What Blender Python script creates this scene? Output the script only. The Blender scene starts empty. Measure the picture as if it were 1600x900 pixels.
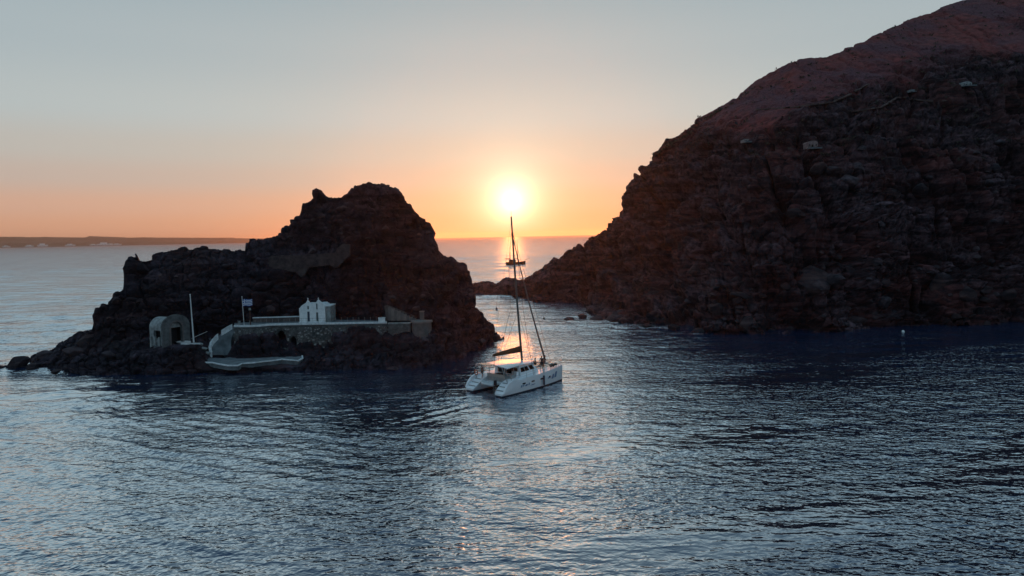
import bpy, bmesh, math, random
import numpy as np
from mathutils import Vector, Matrix
random.seed(7); rng = np.random.default_rng(7)
R = math.radians
sc = bpy.context.scene
col = sc.collection

# ------------------------------------------------------------------ camera
F = 1066.0; HC = 20.0; PIT = math.atan(81.0/F); ROL = R(1.15)
sp, cp, sr, cr = math.sin(PIT), math.cos(PIT), math.sin(ROL), math.cos(ROL)
r0, u0, fw = Vector((1, 0, 0)), Vector((0, sp, cp)), Vector((0, cp, -sp))
c_r = r0*cr - u0*sr; c_u = u0*cr + r0*sr
cam_d = bpy.data.cameras.new('camera'); cam = bpy.data.objects.new('camera', cam_d); col.objects.link(cam)
m = Matrix((c_r, c_u, -fw)).transposed().to_4x4(); m.translation = (0, 0, HC); cam.matrix_world = m
cam_d.sensor_width = 36; cam_d.lens = 36*F/1600; cam_d.clip_end = 90000; cam_d.clip_start = .5
sc.camera = cam

def X(px, d, z):                       # world x of something seen at column px, d metres out and z high
    a = (px-800)/F
    return (a*(d*cp-(z-HC)*sp) + sr*(d*sp+(z-HC)*cp))/cr
def hor(px): return 369.0-.02*(px-800)
def Z(px, py, d): return HC-(py-hor(px))*d/F*1.0
def D(px, py, z=0.0): return (HC-z)*F/(py-hor(px))
def at(px, py, d):
    z = Z(px, py, d); return Vector((X(px, d, z), d, z))

# ------------------------------------------------------------------ sky and sun
SUN_EL = R(2.9); SUN_ROT = R(0.1)
W = bpy.data.worlds.new('World'); sc.world = W; W.use_nodes = True
nt = W.node_tree; nt.nodes.clear()
def N(t, **k):
    n = nt.nodes.new(t)
    for a, b in k.items(): setattr(n, a, b)
    return n
def L(a, b): nt.links.new(a, b)
def M_(op, a, b=None, c=None, clamp=False):
    n = N('ShaderNodeMath', operation=op); n.use_clamp = clamp
    for i, v in enumerate((a, b, c)):
        if v is None: continue
        if isinstance(v, (int, float)): n.inputs[i].default_value = v
        else: L(v, n.inputs[i])
    return n.outputs[0]
def srgb(r, g, b):
    f = lambda c: (c/255/12.92) if c/255 <= .04045 else ((c/255+.055)/1.055)**2.4
    return (f(r), f(g), f(b), 1)
tc = N('ShaderNodeTexCoord'); nrm = N('ShaderNodeVectorMath', operation='NORMALIZE'); L(tc.outputs['Generated'], nrm.inputs[0])
sep = N('ShaderNodeSeparateXYZ'); L(nrm.outputs[0], sep.inputs[0])
zz = M_('ABSOLUTE', sep.outputs[2])
ramp = N('ShaderNodeValToRGB'); L(zz, ramp.inputs[0]); ramp.color_ramp.interpolation = 'EASE'
stops = [(0.0, srgb(220, 160, 130)), (.022, srgb(223, 167, 137)), (.05, srgb(219, 174, 151)), (.085, srgb(202, 182, 170)),
         (.12, srgb(196, 190, 182)), (.17, srgb(190, 197, 196)), (.25, srgb(178, 189, 192)), (.34, srgb(164, 180, 186)),
         (.6, srgb(155, 178, 188)), (1.0, srgb(132, 162, 180))]
el = ramp.color_ramp.elements
el[0].position, el[0].color = stops[0]; el[1].position, el[1].color = stops[-1]
for p, c in stops[1:-1]:
    e = el.new(p); e.color = c
# the sky fades smoothly from the sunset side to the dusk side
az = M_('MULTIPLY_ADD', sep.outputs[1], .5, .5)
mul = M_('MULTIPLY_ADD', M_('POWER', az, 2.2), .22, .78)
mixd = N('ShaderNodeMix', data_type='RGBA', blend_type='MIX'); L(az, mixd.inputs[0])
mixd.inputs[6].default_value = (.70, 1.0, 1.25, 1); mixd.inputs[7].default_value = (1, 1, 1, 1)
base = N('ShaderNodeVectorMath', operation='MULTIPLY'); L(ramp.outputs[0], base.inputs[0]); L(mixd.outputs[2], base.inputs[1])
base2 = N('ShaderNodeVectorMath', operation='SCALE'); L(base.outputs[0], base2.inputs[0]); L(mul, base2.inputs['Scale'])
# glow round the sun
sdir = (math.sin(SUN_ROT)*math.cos(SUN_EL), math.cos(SUN_ROT)*math.cos(SUN_EL), math.sin(SUN_EL))
dot = N('ShaderNodeVectorMath', operation='DOT_PRODUCT'); L(nrm.outputs[0], dot.inputs[0]); dot.inputs[1].default_value = sdir
ang = M_('MULTIPLY', M_('ARCCOSINE', M_('MINIMUM', dot.outputs['Value'], .9999999)), 57.2958)
def glow(width, power, colr, amp):
    g = M_('EXPONENT', M_('MULTIPLY', M_('POWER', M_('DIVIDE', ang, width), power), -1.0))
    s = N('ShaderNodeVectorMath', operation='SCALE'); s.inputs[0].default_value = colr; L(M_('MULTIPLY', g, amp), s.inputs['Scale'])
    return s.outputs[0]
acc = base2.outputs[0]
for a in ((1.3, .95, (1, .85, .60), 2.5), (3.0, 1.3, (1, .68, .38), .07), (9.0, 1.8, (1, .22, -.2), .02)):
    ad = N('ShaderNodeVectorMath', operation='ADD'); L(acc, ad.inputs[0]); L(glow(*a), ad.inputs[1]); acc = ad.outputs[0]
sky = N('ShaderNodeTexSky', sky_type='NISHITA'); sky.sun_disc = False; sky.sun_elevation = SUN_EL; sky.sun_rotation = SUN_ROT
sky.dust_density = 2.0
bg1 = N('ShaderNodeBackground'); L(acc, bg1.inputs[0]); bg1.inputs[1].default_value = .92
bg2 = N('ShaderNodeBackground'); L(sky.outputs[0], bg2.inputs[0]); bg2.inputs[1].default_value = .01
ads = N('ShaderNodeAddShader'); L(bg1.outputs[0], ads.inputs[0]); L(bg2.outputs[0], ads.inputs[1])
out = N('ShaderNodeOutputWorld'); L(ads.outputs[0], out.inputs[0])
W.cycles.sampling_method = 'MANUAL'; W.cycles.sample_map_resolution = 2048

sd = bpy.data.lights.new('sun', 'SUN'); so = bpy.data.objects.new('sun', sd); col.objects.link(so)
sd.energy = 2.0; sd.angle = R(.53); sd.color = (1, .26, .06)
so.rotation_euler = Vector(sdir).to_track_quat('Z', 'Y').to_euler()
so.location = (0, 60, 60)

vs = sc.view_settings; vs.view_transform = 'Standard'; vs.look = 'None'; vs.exposure = 0.0; vs.gamma = 1.0; vs.use_curve_mapping = False
cy = sc.cycles
cy.use_denoising = True; cy.max_bounces = 5; cy.diffuse_bounces = 2; cy.glossy_bounces = 3; cy.transmission_bounces = 2
cy.volume_bounces = 0; cy.caustics_reflective = False; cy.caustics_refractive = False; cy.sample_clamp_indirect = 3.0; cy.sample_clamp_direct = 2.0

# ------------------------------------------------------------------ materials
MATS = {}
def material(name, colr, rough=.8, noise=None, bump=None, metal=0.0, spec=None, col2=None, coord='Object', stretch=None, ior=None):
    if name in MATS: return MATS[name]
    mt = bpy.data.materials.new(name); mt.use_nodes = True; t = mt.node_tree; b = t.nodes['Principled BSDF']
    b.inputs['Base Color'].default_value = (*colr, 1); b.inputs['Roughness'].default_value = rough; b.inputs['Metallic'].default_value = metal
    if spec is not None: b.inputs['Specular IOR Level'].default_value = spec
    if ior: b.inputs['IOR'].default_value = ior
    tcn = t.nodes.new('ShaderNodeTexCoord'); src = tcn.outputs[coord]
    if stretch:
        mp = t.nodes.new('ShaderNodeMapping'); mp.inputs['Scale'].default_value = stretch; t.links.new(src, mp.inputs[0]); src = mp.outputs[0]
    if noise:
        n = t.nodes.new('ShaderNodeTexNoise'); n.inputs['Scale'].default_value = noise; n.inputs['Detail'].default_value = 6; n.inputs['Roughness'].default_value = .65
        t.links.new(src, n.inputs['Vector'])
        rp = t.nodes.new('ShaderNodeValToRGB'); rp.color_ramp.elements[0].position = .35; rp.color_ramp.elements[1].position = .68
        c2 = col2 or tuple(c*.6 for c in colr)
        rp.color_ramp.elements[0].color = (*c2, 1); rp.color_ramp.elements[1].color = (*colr, 1)
        t.links.new(n.outputs[0], rp.inputs[0]); t.links.new(rp.outputs[0], b.inputs['Base Color'])
        bp = t.nodes.new('ShaderNodeBump'); bp.inputs['Strength'].default_value = .5; bp.inputs['Distance'].default_value = bump or .02
        t.links.new(n.outputs[0], bp.inputs['Height']); t.links.new(bp.outputs[0], b.inputs['Normal'])
    MATS[name] = mt; return mt

white_lime = material('limewash', (.90, .91, .91), .9, 2.0, .03, col2=(.66, .69, .70))
white_kerb = material('white_coping', (.84, .86, .87), .85, 2.0, .03, col2=(.48, .52, .54))
old_plaster = material('weathered_plaster', (.38, .41, .41), .9, 1.6, .06, col2=(.15, .16, .165))
concrete = material('pale_concrete', (.19, .215, .23), .85, .8, .06, col2=(.075, .09, .10))
rubble = material('rubble_stone', (.15, .155, .155), .9, 2.4, .06, col2=(.06, .06, .062))
rubble_pale = material('rubble_pale', (.36, .37, .36), .9, 2.4, .06, col2=(.2, .2, .2))
mortar = material('wall_mortar', (.10, .105, .105), .95, 2.5, .08, col2=(.035, .036, .038))
brown_wall = material('brown_masonry', (.13, .11, .105), .95, 1.5, .08, col2=(.06, .05, .05))
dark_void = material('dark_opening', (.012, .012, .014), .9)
blue_door = material('blue_paint', (.03, .07, .13), .6)
gelcoat = material('gelcoat', (.88, .90, .92), .22, 1.2, .003, col2=(.80, .83, .86))
antifoul = material('antifouling', (.015, .02, .035), .7)
deck_grey = material('deck_grey', (.42, .43, .43), .7, 4, .01)
glassy = material('tinted_window', (.012, .010, .010), .06)
alu = material('aluminium', (.30, .29, .29), .4, metal=.7)
mast_paint = material('mast_paint', (.10, .095, .09), .45)
sailbag = material('sail_cover', (.15, .055, .02), .85, 3, .05)  # brown cloth, with the warm sunlight on it put into the colour
rope = material('rope', (.05, .04, .035), .9)
net = material('net', (.10, .10, .10), .95)
fender_m = material('fender_blue', (.02, .03, .06), .6)
decal = material('hull_graphic', (.13, .22, .36), .4)
skin_m = material('skin', (.30, .16, .10), .6)
hair_m = material('hair', (.03, .02, .015), .7)
cloth_dark = material('dark_clothes', (.02, .02, .03), .9)
cloth_red = material('red_clothes', (.22, .05, .04), .9)
cloth_pale = material('pale_clothes', (.45, .42, .38), .9)
wood = material('dark_wood', (.05, .025, .012), .7, 5, .02)
flag_blue = material('flag_blue', (.02, .08, .32), .8)
flag_white = material('flag_white', (.75, .77, .78), .8)
rust = material('rusty_iron', (.10, .045, .035), .85, 6, .02)
white_metal = material('white_metal', (.65, .67, .68), .45)
buoy_white = material('buoy_white', (.85, .85, .82), .4)

def rock_material(name, dark, mid, red, soil=False, layer=.4):
    mt = bpy.data.materials.new(name); mt.use_nodes = True; t = mt.node_tree; b = t.nodes['Principled BSDF']; lk = t.links.new
    b.inputs['Roughness'].default_value = .95; b.inputs['Specular IOR Level'].default_value = .25
    g = t.nodes.new('ShaderNodeNewGeometry'); pos = g.outputs['Position']
    def nz(scale, det=8, rough=.65, st=None):
        n = t.nodes.new('ShaderNodeTexNoise'); n.inputs['Scale'].default_value = scale; n.inputs['Detail'].default_value = det; n.inputs['Roughness'].default_value = rough; n.inputs['Distortion'].default_value = 2.2 if st else .3
        if st:
            mp = t.nodes.new('ShaderNodeMapping'); mp.inputs['Scale'].default_value = st; lk(pos, mp.inputs[0]); lk(mp.outputs[0], n.inputs['Vector'])
        else: lk(pos, n.inputs['Vector'])
        return n.outputs[0]
    def rmp(s, p0, p1, c0, c1):
        r = t.nodes.new('ShaderNodeValToRGB'); r.color_ramp.elements[0].position = p0; r.color_ramp.elements[1].position = p1
        r.color_ramp.elements[0].color = (*c0, 1); r.color_ramp.elements[1].color = (*c1, 1); lk(s, r.inputs[0]); return r.outputs[0]
    def mix(f, a, c):
        mx = t.nodes.new('ShaderNodeMix'); mx.data_type = 'RGBA'; lk(f, mx.inputs[0])
        for i, v in ((6, a), (7, c)):
            if isinstance(v, tuple): mx.inputs[i].default_value = (*v, 1)
            else: lk(v, mx.inputs[i])
        return mx.outputs[2]
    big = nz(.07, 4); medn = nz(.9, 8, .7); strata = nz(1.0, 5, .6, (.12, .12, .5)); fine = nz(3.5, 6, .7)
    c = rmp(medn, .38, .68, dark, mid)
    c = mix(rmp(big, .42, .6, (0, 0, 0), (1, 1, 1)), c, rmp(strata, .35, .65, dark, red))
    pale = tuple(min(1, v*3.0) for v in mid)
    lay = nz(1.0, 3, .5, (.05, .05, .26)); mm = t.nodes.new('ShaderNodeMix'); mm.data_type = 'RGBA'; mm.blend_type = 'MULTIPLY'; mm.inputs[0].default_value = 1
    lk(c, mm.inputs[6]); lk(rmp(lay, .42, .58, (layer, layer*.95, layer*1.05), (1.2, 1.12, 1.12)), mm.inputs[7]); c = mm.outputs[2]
    c = mix(rmp(fine, .64, .78, (0, 0, 0), (.7, .7, .7)), c, pale)
    if soil:
        at_ = t.nodes.new('ShaderNodeAttribute'); at_.attribute_name = 'soil'
        sc1 = rmp(nz(.5, 9, .75), .35, .7, (.055, .016, .018), (.30, .072, .068))
        sc2 = mix(rmp(nz(.06, 4), .4, .6, (0, 0, 0), (1, 1, 1)), sc1, rmp(fine, .4, .65, (.045, .020, .029), (.19, .078, .095)))
        c = mix(at_.outputs['Fac'], c, sc2)
    lk(c, b.inputs['Base Color'])
    bp = t.nodes.new('ShaderNodeBump'); bp.inputs['Strength'].default_value = .9; bp.inputs['Distance'].default_value = .35; lk(medn, bp.inputs['Height'])
    bp2 = t.nodes.new('ShaderNodeBump'); bp2.inputs['Strength'].default_value = .7; bp2.inputs['Distance'].default_value = .12; lk(fine, bp2.inputs['Height']); lk(bp.outputs[0], bp2.inputs['Normal'])
    lk(bp2.outputs[0], b.inputs['Normal'])
    return mt
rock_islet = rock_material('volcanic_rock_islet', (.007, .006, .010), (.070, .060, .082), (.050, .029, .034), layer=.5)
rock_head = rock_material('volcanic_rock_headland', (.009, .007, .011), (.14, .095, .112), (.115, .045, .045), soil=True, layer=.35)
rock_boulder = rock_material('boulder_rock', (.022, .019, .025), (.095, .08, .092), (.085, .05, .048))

# ------------------------------------------------------------------ helpers
def tag(o, label=None, cat=None, group=None, kind=None):
    if label: o['label'] = label
    if cat: o['category'] = cat
    if group: o['group'] = group
    if kind: o['kind'] = kind
    return o
def empty(name, loc=(0, 0, 0), rz=0.0):
    o = bpy.data.objects.new(name, None); col.objects.link(o); o.location = loc; o.rotation_euler = (0, 0, rz); o.empty_display_size = .3; return o
def link(name, me, mat, parent=None, smooth=False):
    me.materials.append(mat)
    if smooth:
        for p in me.polygons: p.use_smooth = True
    o = bpy.data.objects.new(name, me); col.objects.link(o); o.parent = parent; return o
class MB:
    def __init__(s): s.v = []; s.f = []
    def add(s, vs_, fs):
        n = len(s.v); s.v += [tuple(v) for v in vs_]; s.f += [tuple(i+n for i in f) for f in fs]; return s
    def box(s, c, size, rz=0.0, top=(1, 1), jit=0.0):
        cx, cy_, cz = c; sx, sy, sz = (q/2 for q in size); a, b = math.cos(rz), math.sin(rz); vv = []
        for k in (-1, 1):
            tx, ty = (1, 1) if k < 0 else top
            for i, j in ((-1, -1), (1, -1), (1, 1), (-1, 1)):
                x, y = i*sx*tx, j*sy*ty
                if jit: x += random.uniform(-jit, jit); y += random.uniform(-jit, jit)
                vv.append((cx+x*a-y*b, cy_+x*b+y*a, cz+k*sz+(random.uniform(-jit, jit) if jit else 0)))
        return s.add(vv, [(3, 2, 1, 0), (4, 5, 6, 7), (0, 1, 5, 4), (1, 2, 6, 5), (2, 3, 7, 6), (3, 0, 4, 7)])
    def tube(s, pts, r, n=6, r2=None):
        pts = [Vector(p) for p in pts]; rings = []; m_ = len(pts)
        for i, p in enumerate(pts):
            t = (pts[min(i+1, m_-1)]-pts[max(i-1, 0)]).normalized()
            u = t.cross(Vector((0, 0, 1)));
            if u.length < .05: u = t.cross(Vector((0, 1, 0)))
            u.normalize(); w = t.cross(u); rr = r if r2 is None else r+(r2-r)*i/(m_-1)
            rings.append([p+u*math.cos(2*math.pi*k/n)*rr+w*math.sin(2*math.pi*k/n)*rr for k in range(n)])
        vv = [q for g in rings for q in g]; ff = []
        for i in range(m_-1):
            for k in range(n): ff.append((i*n+k, i*n+(k+1) % n, (i+1)*n+(k+1) % n, (i+1)*n+k))
        ff.append(tuple(range(n))[::-1]); ff.append(tuple((m_-1)*n+k for k in range(n)))
        return s.add(vv, ff)
    def prism(s, poly, y0, y1):                   # poly in x,z pushed along y
        n = len(poly); vv = [(x, y0, z) for x, z in poly]+[(x, y1, z) for x, z in poly]
        ff = [tuple(range(n)), tuple(range(2*n-1, n-1, -1))]+[(i, i+n, (i+1) % n+n, (i+1) % n) for i in range(n)]
        return s.add(vv, ff)
    def slab(s, poly, z0, z1):                    # poly in x,y, thickness in z
        n = len(poly); vv = [(x, y, z0) for x, y in poly]+[(x, y, z1) for x, y in poly]
        ff = [tuple(range(n))[::-1], tuple(range(n, 2*n))]+[(i, (i+1) % n, (i+1) % n+n, i+n) for i in range(n)]
        return s.add(vv, ff)
    def build(s, name, mat, parent=None, smooth=False):
        me = bpy.data.meshes.new(name); me.from_pydata(s.v, [], s.f); me.update()
        bm = bmesh.new(); bm.from_mesh(me); bmesh.ops.recalc_face_normals(bm, faces=bm.faces); bm.to_mesh(me); bm.free()
        return link(name, me, mat, parent, smooth)

# vectorised noise
def h3(i, j, k, s=0):
    h = (i.astype(np.int64)*73856093) ^ (j.astype(np.int64)*19349663) ^ (k.astype(np.int64)*83492791) ^ (s*2654435761 & 0x7fffffff)
    h = (h ^ (h >> 13))*1274126177 & 0x7fffffff; h = (h ^ (h >> 16))*1103515245+12345 & 0x7fffffff
    return ((h >> 7) & 0xffff)/65535.0
def vnoise(P, s=0):
    Q = np.floor(P); fr = P-Q; fr = fr*fr*fr*(fr*(fr*6-15)+10); i, j, k = Q[:, 0], Q[:, 1], Q[:, 2]; r = 0
    for a in (0, 1):
        for b in (0, 1):
            for c in (0, 1):
                w = (fr[:, 0] if a else 1-fr[:, 0])*(fr[:, 1] if b else 1-fr[:, 1])*(fr[:, 2] if c else 1-fr[:, 2])
                r = r+w*h3(i+a, j+b, k+c, s)
    return r*2-1
def fbm(P, o=4, s=0, g=.5):
    r = 0; a = 1; t = 0
    for q in range(o): r = r+a*vnoise(P*(2.03**q)+q*17.3, s+q); t += a; a *= g
    return r/t
def worley(P, s=0):
    Q = np.floor(P); f1 = np.full(len(P), 9.); f2 = f1.copy(); idv = np.zeros(len(P)); tilt = np.zeros((len(P), 3)); off = np.zeros((len(P), 3))
    for a in (-1, 0, 1):
        for b in (-1, 0, 1):
            for c in (-1, 0, 1):
                i, j, k = Q[:, 0]+a, Q[:, 1]+b, Q[:, 2]+c
                hx = h3(i, j, k, s+11)
                cx = np.stack([i+.5+.8*(hx-.5), j+.5+.8*(h3(i, j, k, s+12)-.5), k+.5+.8*(h3(i, j, k, s+13)-.5)], 1)
                d = ((P-cx)**2).sum(1); n = d < f1
                f2 = np.where(n, f1, np.minimum(f2, d)); f1 = np.where(n, d, f1); idv = np.where(n, h3(i, j, k, s+14), idv)
                off[n] = (P-cx)[n]
    f1 = np.sqrt(f1); f2 = np.sqrt(f2)
    return f1, f2, idv, off

def grid_mesh(name, G, mat, parent=None, attr=None, smooth=False, wrap=False):
    nu, nv = G.shape[:2]; V = G.reshape(-1, 3).astype(np.float32)
    idx = np.arange(nu*nv).reshape(nu, nv)
    q = np.stack([idx[:-1, :-1], idx[1:, :-1], idx[1:, 1:], idx[:-1, 1:]], -1).reshape(-1, 4).astype(np.int32)
    me = bpy.data.meshes.new(name); me.vertices.add(len(V)); me.vertices.foreach_set('co', V.ravel())
    me.loops.add(q.size); me.loops.foreach_set('vertex_index', q.ravel())
    me.polygons.add(len(q)); me.polygons.foreach_set('loop_start', np.arange(0, q.size, 4, dtype=np.int32))
    me.polygons.foreach_set('loop_total', np.full(len(q), 4, dtype=np.int32)); me.update(calc_edges=True)
    me.polygons.foreach_set('use_smooth', np.full(len(q), smooth))
    if attr is not None:
        for k, v in attr.items():
            a = me.attributes.new(k, 'FLOAT', 'POINT'); a.data.foreach_set('value', v.ravel().astype(np.float32))
    me.materials.append(mat); o = bpy.data.objects.new(name, me); col.objects.link(o); o.parent = parent; return o

def interp_table(tab, pxs):
    T = np.array(tab, float); return np.stack([np.interp(pxs, T[:, 0], T[:, k]) for k in range(1, T.shape[1])], 1)
def terrain(pxs, crest, tab, back, nv, seed, amp, fracs, zlimit=None):
    """profiles from the front shore over the crest to the back shore; returns base grid, normals and v"""
    T = interp_table(tab, pxs)
    if tab[0][0] > 700:
        kf = 1-.34*np.clip((pxs-1080)/160, 0, 1)
        for c_ in range(2, T.shape[1], 2):
            dn = T[:, 0]+(T[:, c_]-T[:, 0])*kf; T[:, c_-1] = np.where(T[:, c_-1] > 8, HC+(T[:, c_-1]-HC)*dn/T[:, c_], T[:, c_-1]); T[:, c_] = dn
        T[:, -1] = T[:, 0]+(T[:, -1]-T[:, 0])*kf
    C = np.array(crest, float); cpy = np.interp(pxs, C[:, 0], C[:, 1])
    nu = len(pxs); dw = T[:, 0]; dc = T[:, -1]; zc = HC-(cpy-hor(pxs))*dc/F
    K = (T.shape[1]-2)//2
    prof = [(-2.5+0*dw, dw-1.5), (0*dw-.05, dw)]+[(np.minimum(T[:, 1+2*k], np.maximum(zc-.15*(K-k), .1)), T[:, 2+2*k]) for k in range(K)]+[(zc, dc), (zc*.72-.4, dc+back*.35), (0*zc-3, dc+back)]
    zs = np.stack([p[0] for p in prof], 1); ds = np.stack([p[1] for p in prof], 1)
    kn = np.arange(zs.shape[1]); vv = np.interp(np.linspace(0, 1, nv), np.cumsum([0]+fracs)/sum(fracs), kn)
    i0 = np.minimum(vv.astype(int), zs.shape[1]-2); fr = vv-i0
    zz_ = zs[:, i0]*(1-fr)+zs[:, i0+1]*fr; dd = ds[:, i0]*(1-fr)+ds[:, i0+1]*fr
    a = ((pxs-800)/F)[:, None]
    dx = np.minimum(dd, dc[:, None])
    xx = (a*(dx*cp-(zz_-HC)*sp)+sr*(dx*sp+(zz_-HC)*cp))/cr
    G = np.stack([xx, dd, zz_], -1)
    gu = np.gradient(G, axis=0); gv = np.gradient(G, axis=1)
    for _ in range(6):      # smoothed normals
        for ax in (0, 1):
            gu = (np.roll(gu, 3, ax)+gu+np.roll(gu, -3, ax))/3 if _ < 6 else gu
            gv = (np.roll(gv, 3, ax)+gv+np.roll(gv, -3, ax))/3
    Nn = np.cross(gu, gv); Nn /= np.linalg.norm(Nn, axis=-1, keepdims=True)+1e-9
    return G, Nn, vv, cpy
def rockify(G, Nn, seed, big=.8, block=.7, small=.22, strata=.35, bs=3.0, calm=None, flatz=1.0, ledge=0.0, lh=9.0):
    P = G.reshape(-1, 3); n = Nn.reshape(-1, 3); w = np.ones(len(P)) if calm is None else 1-calm.ravel()
    wp = P+.9*np.stack([fbm(P/2.2, 3, seed+50), fbm(P/2.2, 3, seed+60), fbm(P/2.2, 3, seed+70)], 1)
    e = big*fbm(P/9.0, 4, seed)
    if ledge:
        zl = P[:, 2]+8.0*fbm(P/45.0, 3, seed+3)+1.6*fbm(P/9.0, 2, seed+4)+.03*P[:, 0]; tl = (zl/lh) % 1.0
        lid = np.floor(zl/lh); jut = .35+.9*(.5+.5*vnoise(np.stack([P[:, 0]/22, P[:, 1]/22, lid*5.1], 1), seed+6))
        e = e+ledge*jut*(np.where(tl < .88, tl/.88, (1-tl)/.12)-.45)
        gl = fbm(np.stack([P[:, 0]/9+.3*fbm(P/12, 2, seed+8), P[:, 1]/30, P[:, 2]/45], 1), 3, seed+7); e = e-ledge*1.1*np.exp(-(gl/.09)**2)
    reg = np.clip(.5+1.3*fbm(P/13.0, 2, seed+41), .12, 1.25); block = block*reg; small = small*np.clip(1.5-reg, .4, 1.3)
    S = np.array([1/bs, 1/bs, flatz/bs])
    f1, f2, idv, off = worley(wp*S, seed+1)
    e = e+block*((idv-.5)*1.1+np.clip((f2-f1)*2.2, 0, .45)-.25+off[:, 2]*.5+off[:, 0]*(idv-.5))
    f1, f2, idv, off = worley(wp*S*2.9, seed+5)
    e = e+small*((idv-.5)*1.5+np.clip((f2-f1)*2, 0, .5)+off[:, 2]*.7)
    zz_ = P[:, 2]+5.0*fbm(P/45.0, 3, seed+3)+2.2*fbm(P/12.0, 3, seed+9)+.05*P[:, 0]
    t = (zz_/2.6) % 1.0; t2 = (zz_/.9) % 1.0
    band = .5+.5*vnoise(np.stack([P[:, 0]/12, P[:, 1]/12, np.floor(zz_/2.6)*3.7], 1), seed+20)
    e = e+strata*(np.minimum(t*1.3, 1)-.5)*band*1.4+strata*.10*(t2-.5)
    e = e+.10*fbm(P/.6, 2, seed+30)
    G2 = P+n*(e*w)[:, None]
    return G2.reshape(G.shape)

# ------------------------------------------------------------------ sea
def build_sea():
    th = np.concatenate([np.linspace(-180, -52, 40)[:-1], np.linspace(-52, 52, 620), np.linspace(52, 180, 40)[1:]])
    r = [3.0]
    while r[-1] < 26: r.append(r[-1]*1.25)
    while r[-1] < 700: r.append(r[-1]+max(.10, r[-1]*.0040))
    while r[-1] < 24000: r.append(r[-1]*1.12)
    r = np.array(r); th = np.radians(th)
    Rr, T = np.meshgrid(r, th, indexing='ij'); x = Rr*np.sin(T); y = Rr*np.cos(T)
    z = np.zeros_like(x); spx = np.maximum(Rr*.0040, .12)
    dens = np.clip((np.radians(58)-np.abs(T))*20, 0, 1)
    # the cove is calmer than the open sea behind the islet
    opn = np.clip((y-118)/60, 0, 1)*.9+np.clip((-x-32)/25, 0, 1)*.6; opn = np.clip(opn, 0, 1)
    g1 = .78+.95*fbm(np.stack([x.ravel()/26, y.ravel()/16, 0*x.ravel()], 1), 3, 5).reshape(x.shape)
    g1 = np.clip(g1, .3, 1.6)
    XY = np.stack([x.ravel(), y.ravel(), 0*x.ravel()], 1)
    st_ = fbm(np.stack([(x*.93+y*.37).ravel()/34, (y*.93-x*.37).ravel()/9, 0*x.ravel()+4], 1), 3, 61).reshape(x.shape)
    calm_ = np.clip((st_-.16)/.22, 0, 1)*.75
    ell = np.exp(-(((x+12.5)*.97+(y-74)*.25)/8.0)**2-(((y-74)*.97-(x+12.5)*.25)/3.6)**2); calm_ = np.clip(np.maximum(calm_, 1.15*ell), 0, 1)*dens*np.clip((150-y)/40, 0, 1)
    g1 = g1*(1-.7*calm_)
    for k in range(74):
        lam = .75*(34/.75)**(k/73.)*random.uniform(.9, 1.1)
        a = random.gauss(0, .55)-.22 if lam < 7 else random.gauss(-.12, .3)
        kx, ky = math.sin(a), -math.cos(a); kk = 2*math.pi/lam
        A = .0023*lam**.95 if lam < 5 else .0023*5**.95*(lam/5)**.3
        w = dens*np.clip((lam/spx-2.2)/2.5, 0, 1)*g1
        w = w*(opn*2.6+(1-opn)*(1.0 if lam < 4 else .42))
        ph = kk*(x*kx+y*ky)+random.uniform(0, 6.28)
        s = np.sin(ph); z += A*w*(s+.25*np.cos(2*ph))
    lf = np.clip((-x-8)/14, 0, 1)*np.clip((84-y)/16, 0, 1)*dens
    for lam, a, A in ((2.3, -.42, .030), (3.1, -.36, .034), (1.7, -.5, .016)):
        warp = .5*fbm(np.stack([x.ravel()/11, y.ravel()/11, 0*x.ravel()+lam], 1), 2, 15).reshape(x.shape)
        s_ = np.sin(2*math.pi/lam*(x*math.sin(a)-y*math.cos(a))+warp*5); z += A*lf*(.5+.7*np.clip(g1, 0, 1.2))*(s_-.3*np.cos(2*np.arcsin(np.clip(s_, -1, 1))))
    # diverging ripples left behind the boat
    bx, by = -3.2, 84.0
    for i, (ax_, ay_) in enumerate(((-.93, -.36), (-.62, -.78))):
        rx, ry = x-bx, y-by; al = rx*ax_+ry*ay_; pe = -rx*ay_+ry*ax_
        z += .085*np.sin(pe*3.0+al*.35)*np.exp(-(pe/2.4)**2)*np.clip(al/4, 0, 1)*np.exp(-np.maximum(al-6, 0)/12)*dens*(al > 0)
    G = np.stack([x, y, z], -1)[:, ::-1]
    mt = bpy.data.materials.new('sea_water'); mt.use_nodes = True; t = mt.node_tree; b = t.nodes['Principled BSDF']; lk = t.links.new
    
    ge = t.nodes.new('ShaderNodeNewGeometry')
    def nz(scale, st, rot, det, ro=.6, dist=0.0):
        mp = t.nodes.new('ShaderNodeMapping'); mp.inputs['Scale'].default_value = st; mp.inputs['Rotation'].default_value = (0, 0, rot); lk(ge.outputs['Position'], mp.inputs[0])
        n = t.nodes.new('ShaderNodeTexNoise'); n.inputs['Scale'].default_value = scale; n.inputs['Detail'].default_value = det; n.inputs['Roughness'].default_value = ro
        n.inputs['Distortion'].default_value = dist; lk(mp.outputs[0], n.inputs['Vector']); return n.outputs[0]
    a = nz(1.35, (.65, 1.05, 1), R(12), 1.5, .5, .5); c = nz(3.0, (.7, 1.1, 1), R(-18), 1.0, .5, .4); big = nz(.035, (1, 1.6, 1), 0, 3)
    far = nz(.16, (.35, 1.1, 1), R(4), 4, .6)
    def bump(h, dist, prev=None, strength=1.0):
        bp = t.nodes.new('ShaderNodeBump'); bp.inputs['Distance'].default_value = dist; lk(h, bp.inputs['Height'])
        if isinstance(strength, float): bp.inputs['Strength'].default_value = strength
        else: lk(strength, bp.inputs['Strength'])
        if prev: lk(prev, bp.inputs['Normal'])
        return bp.outputs[0]
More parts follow.
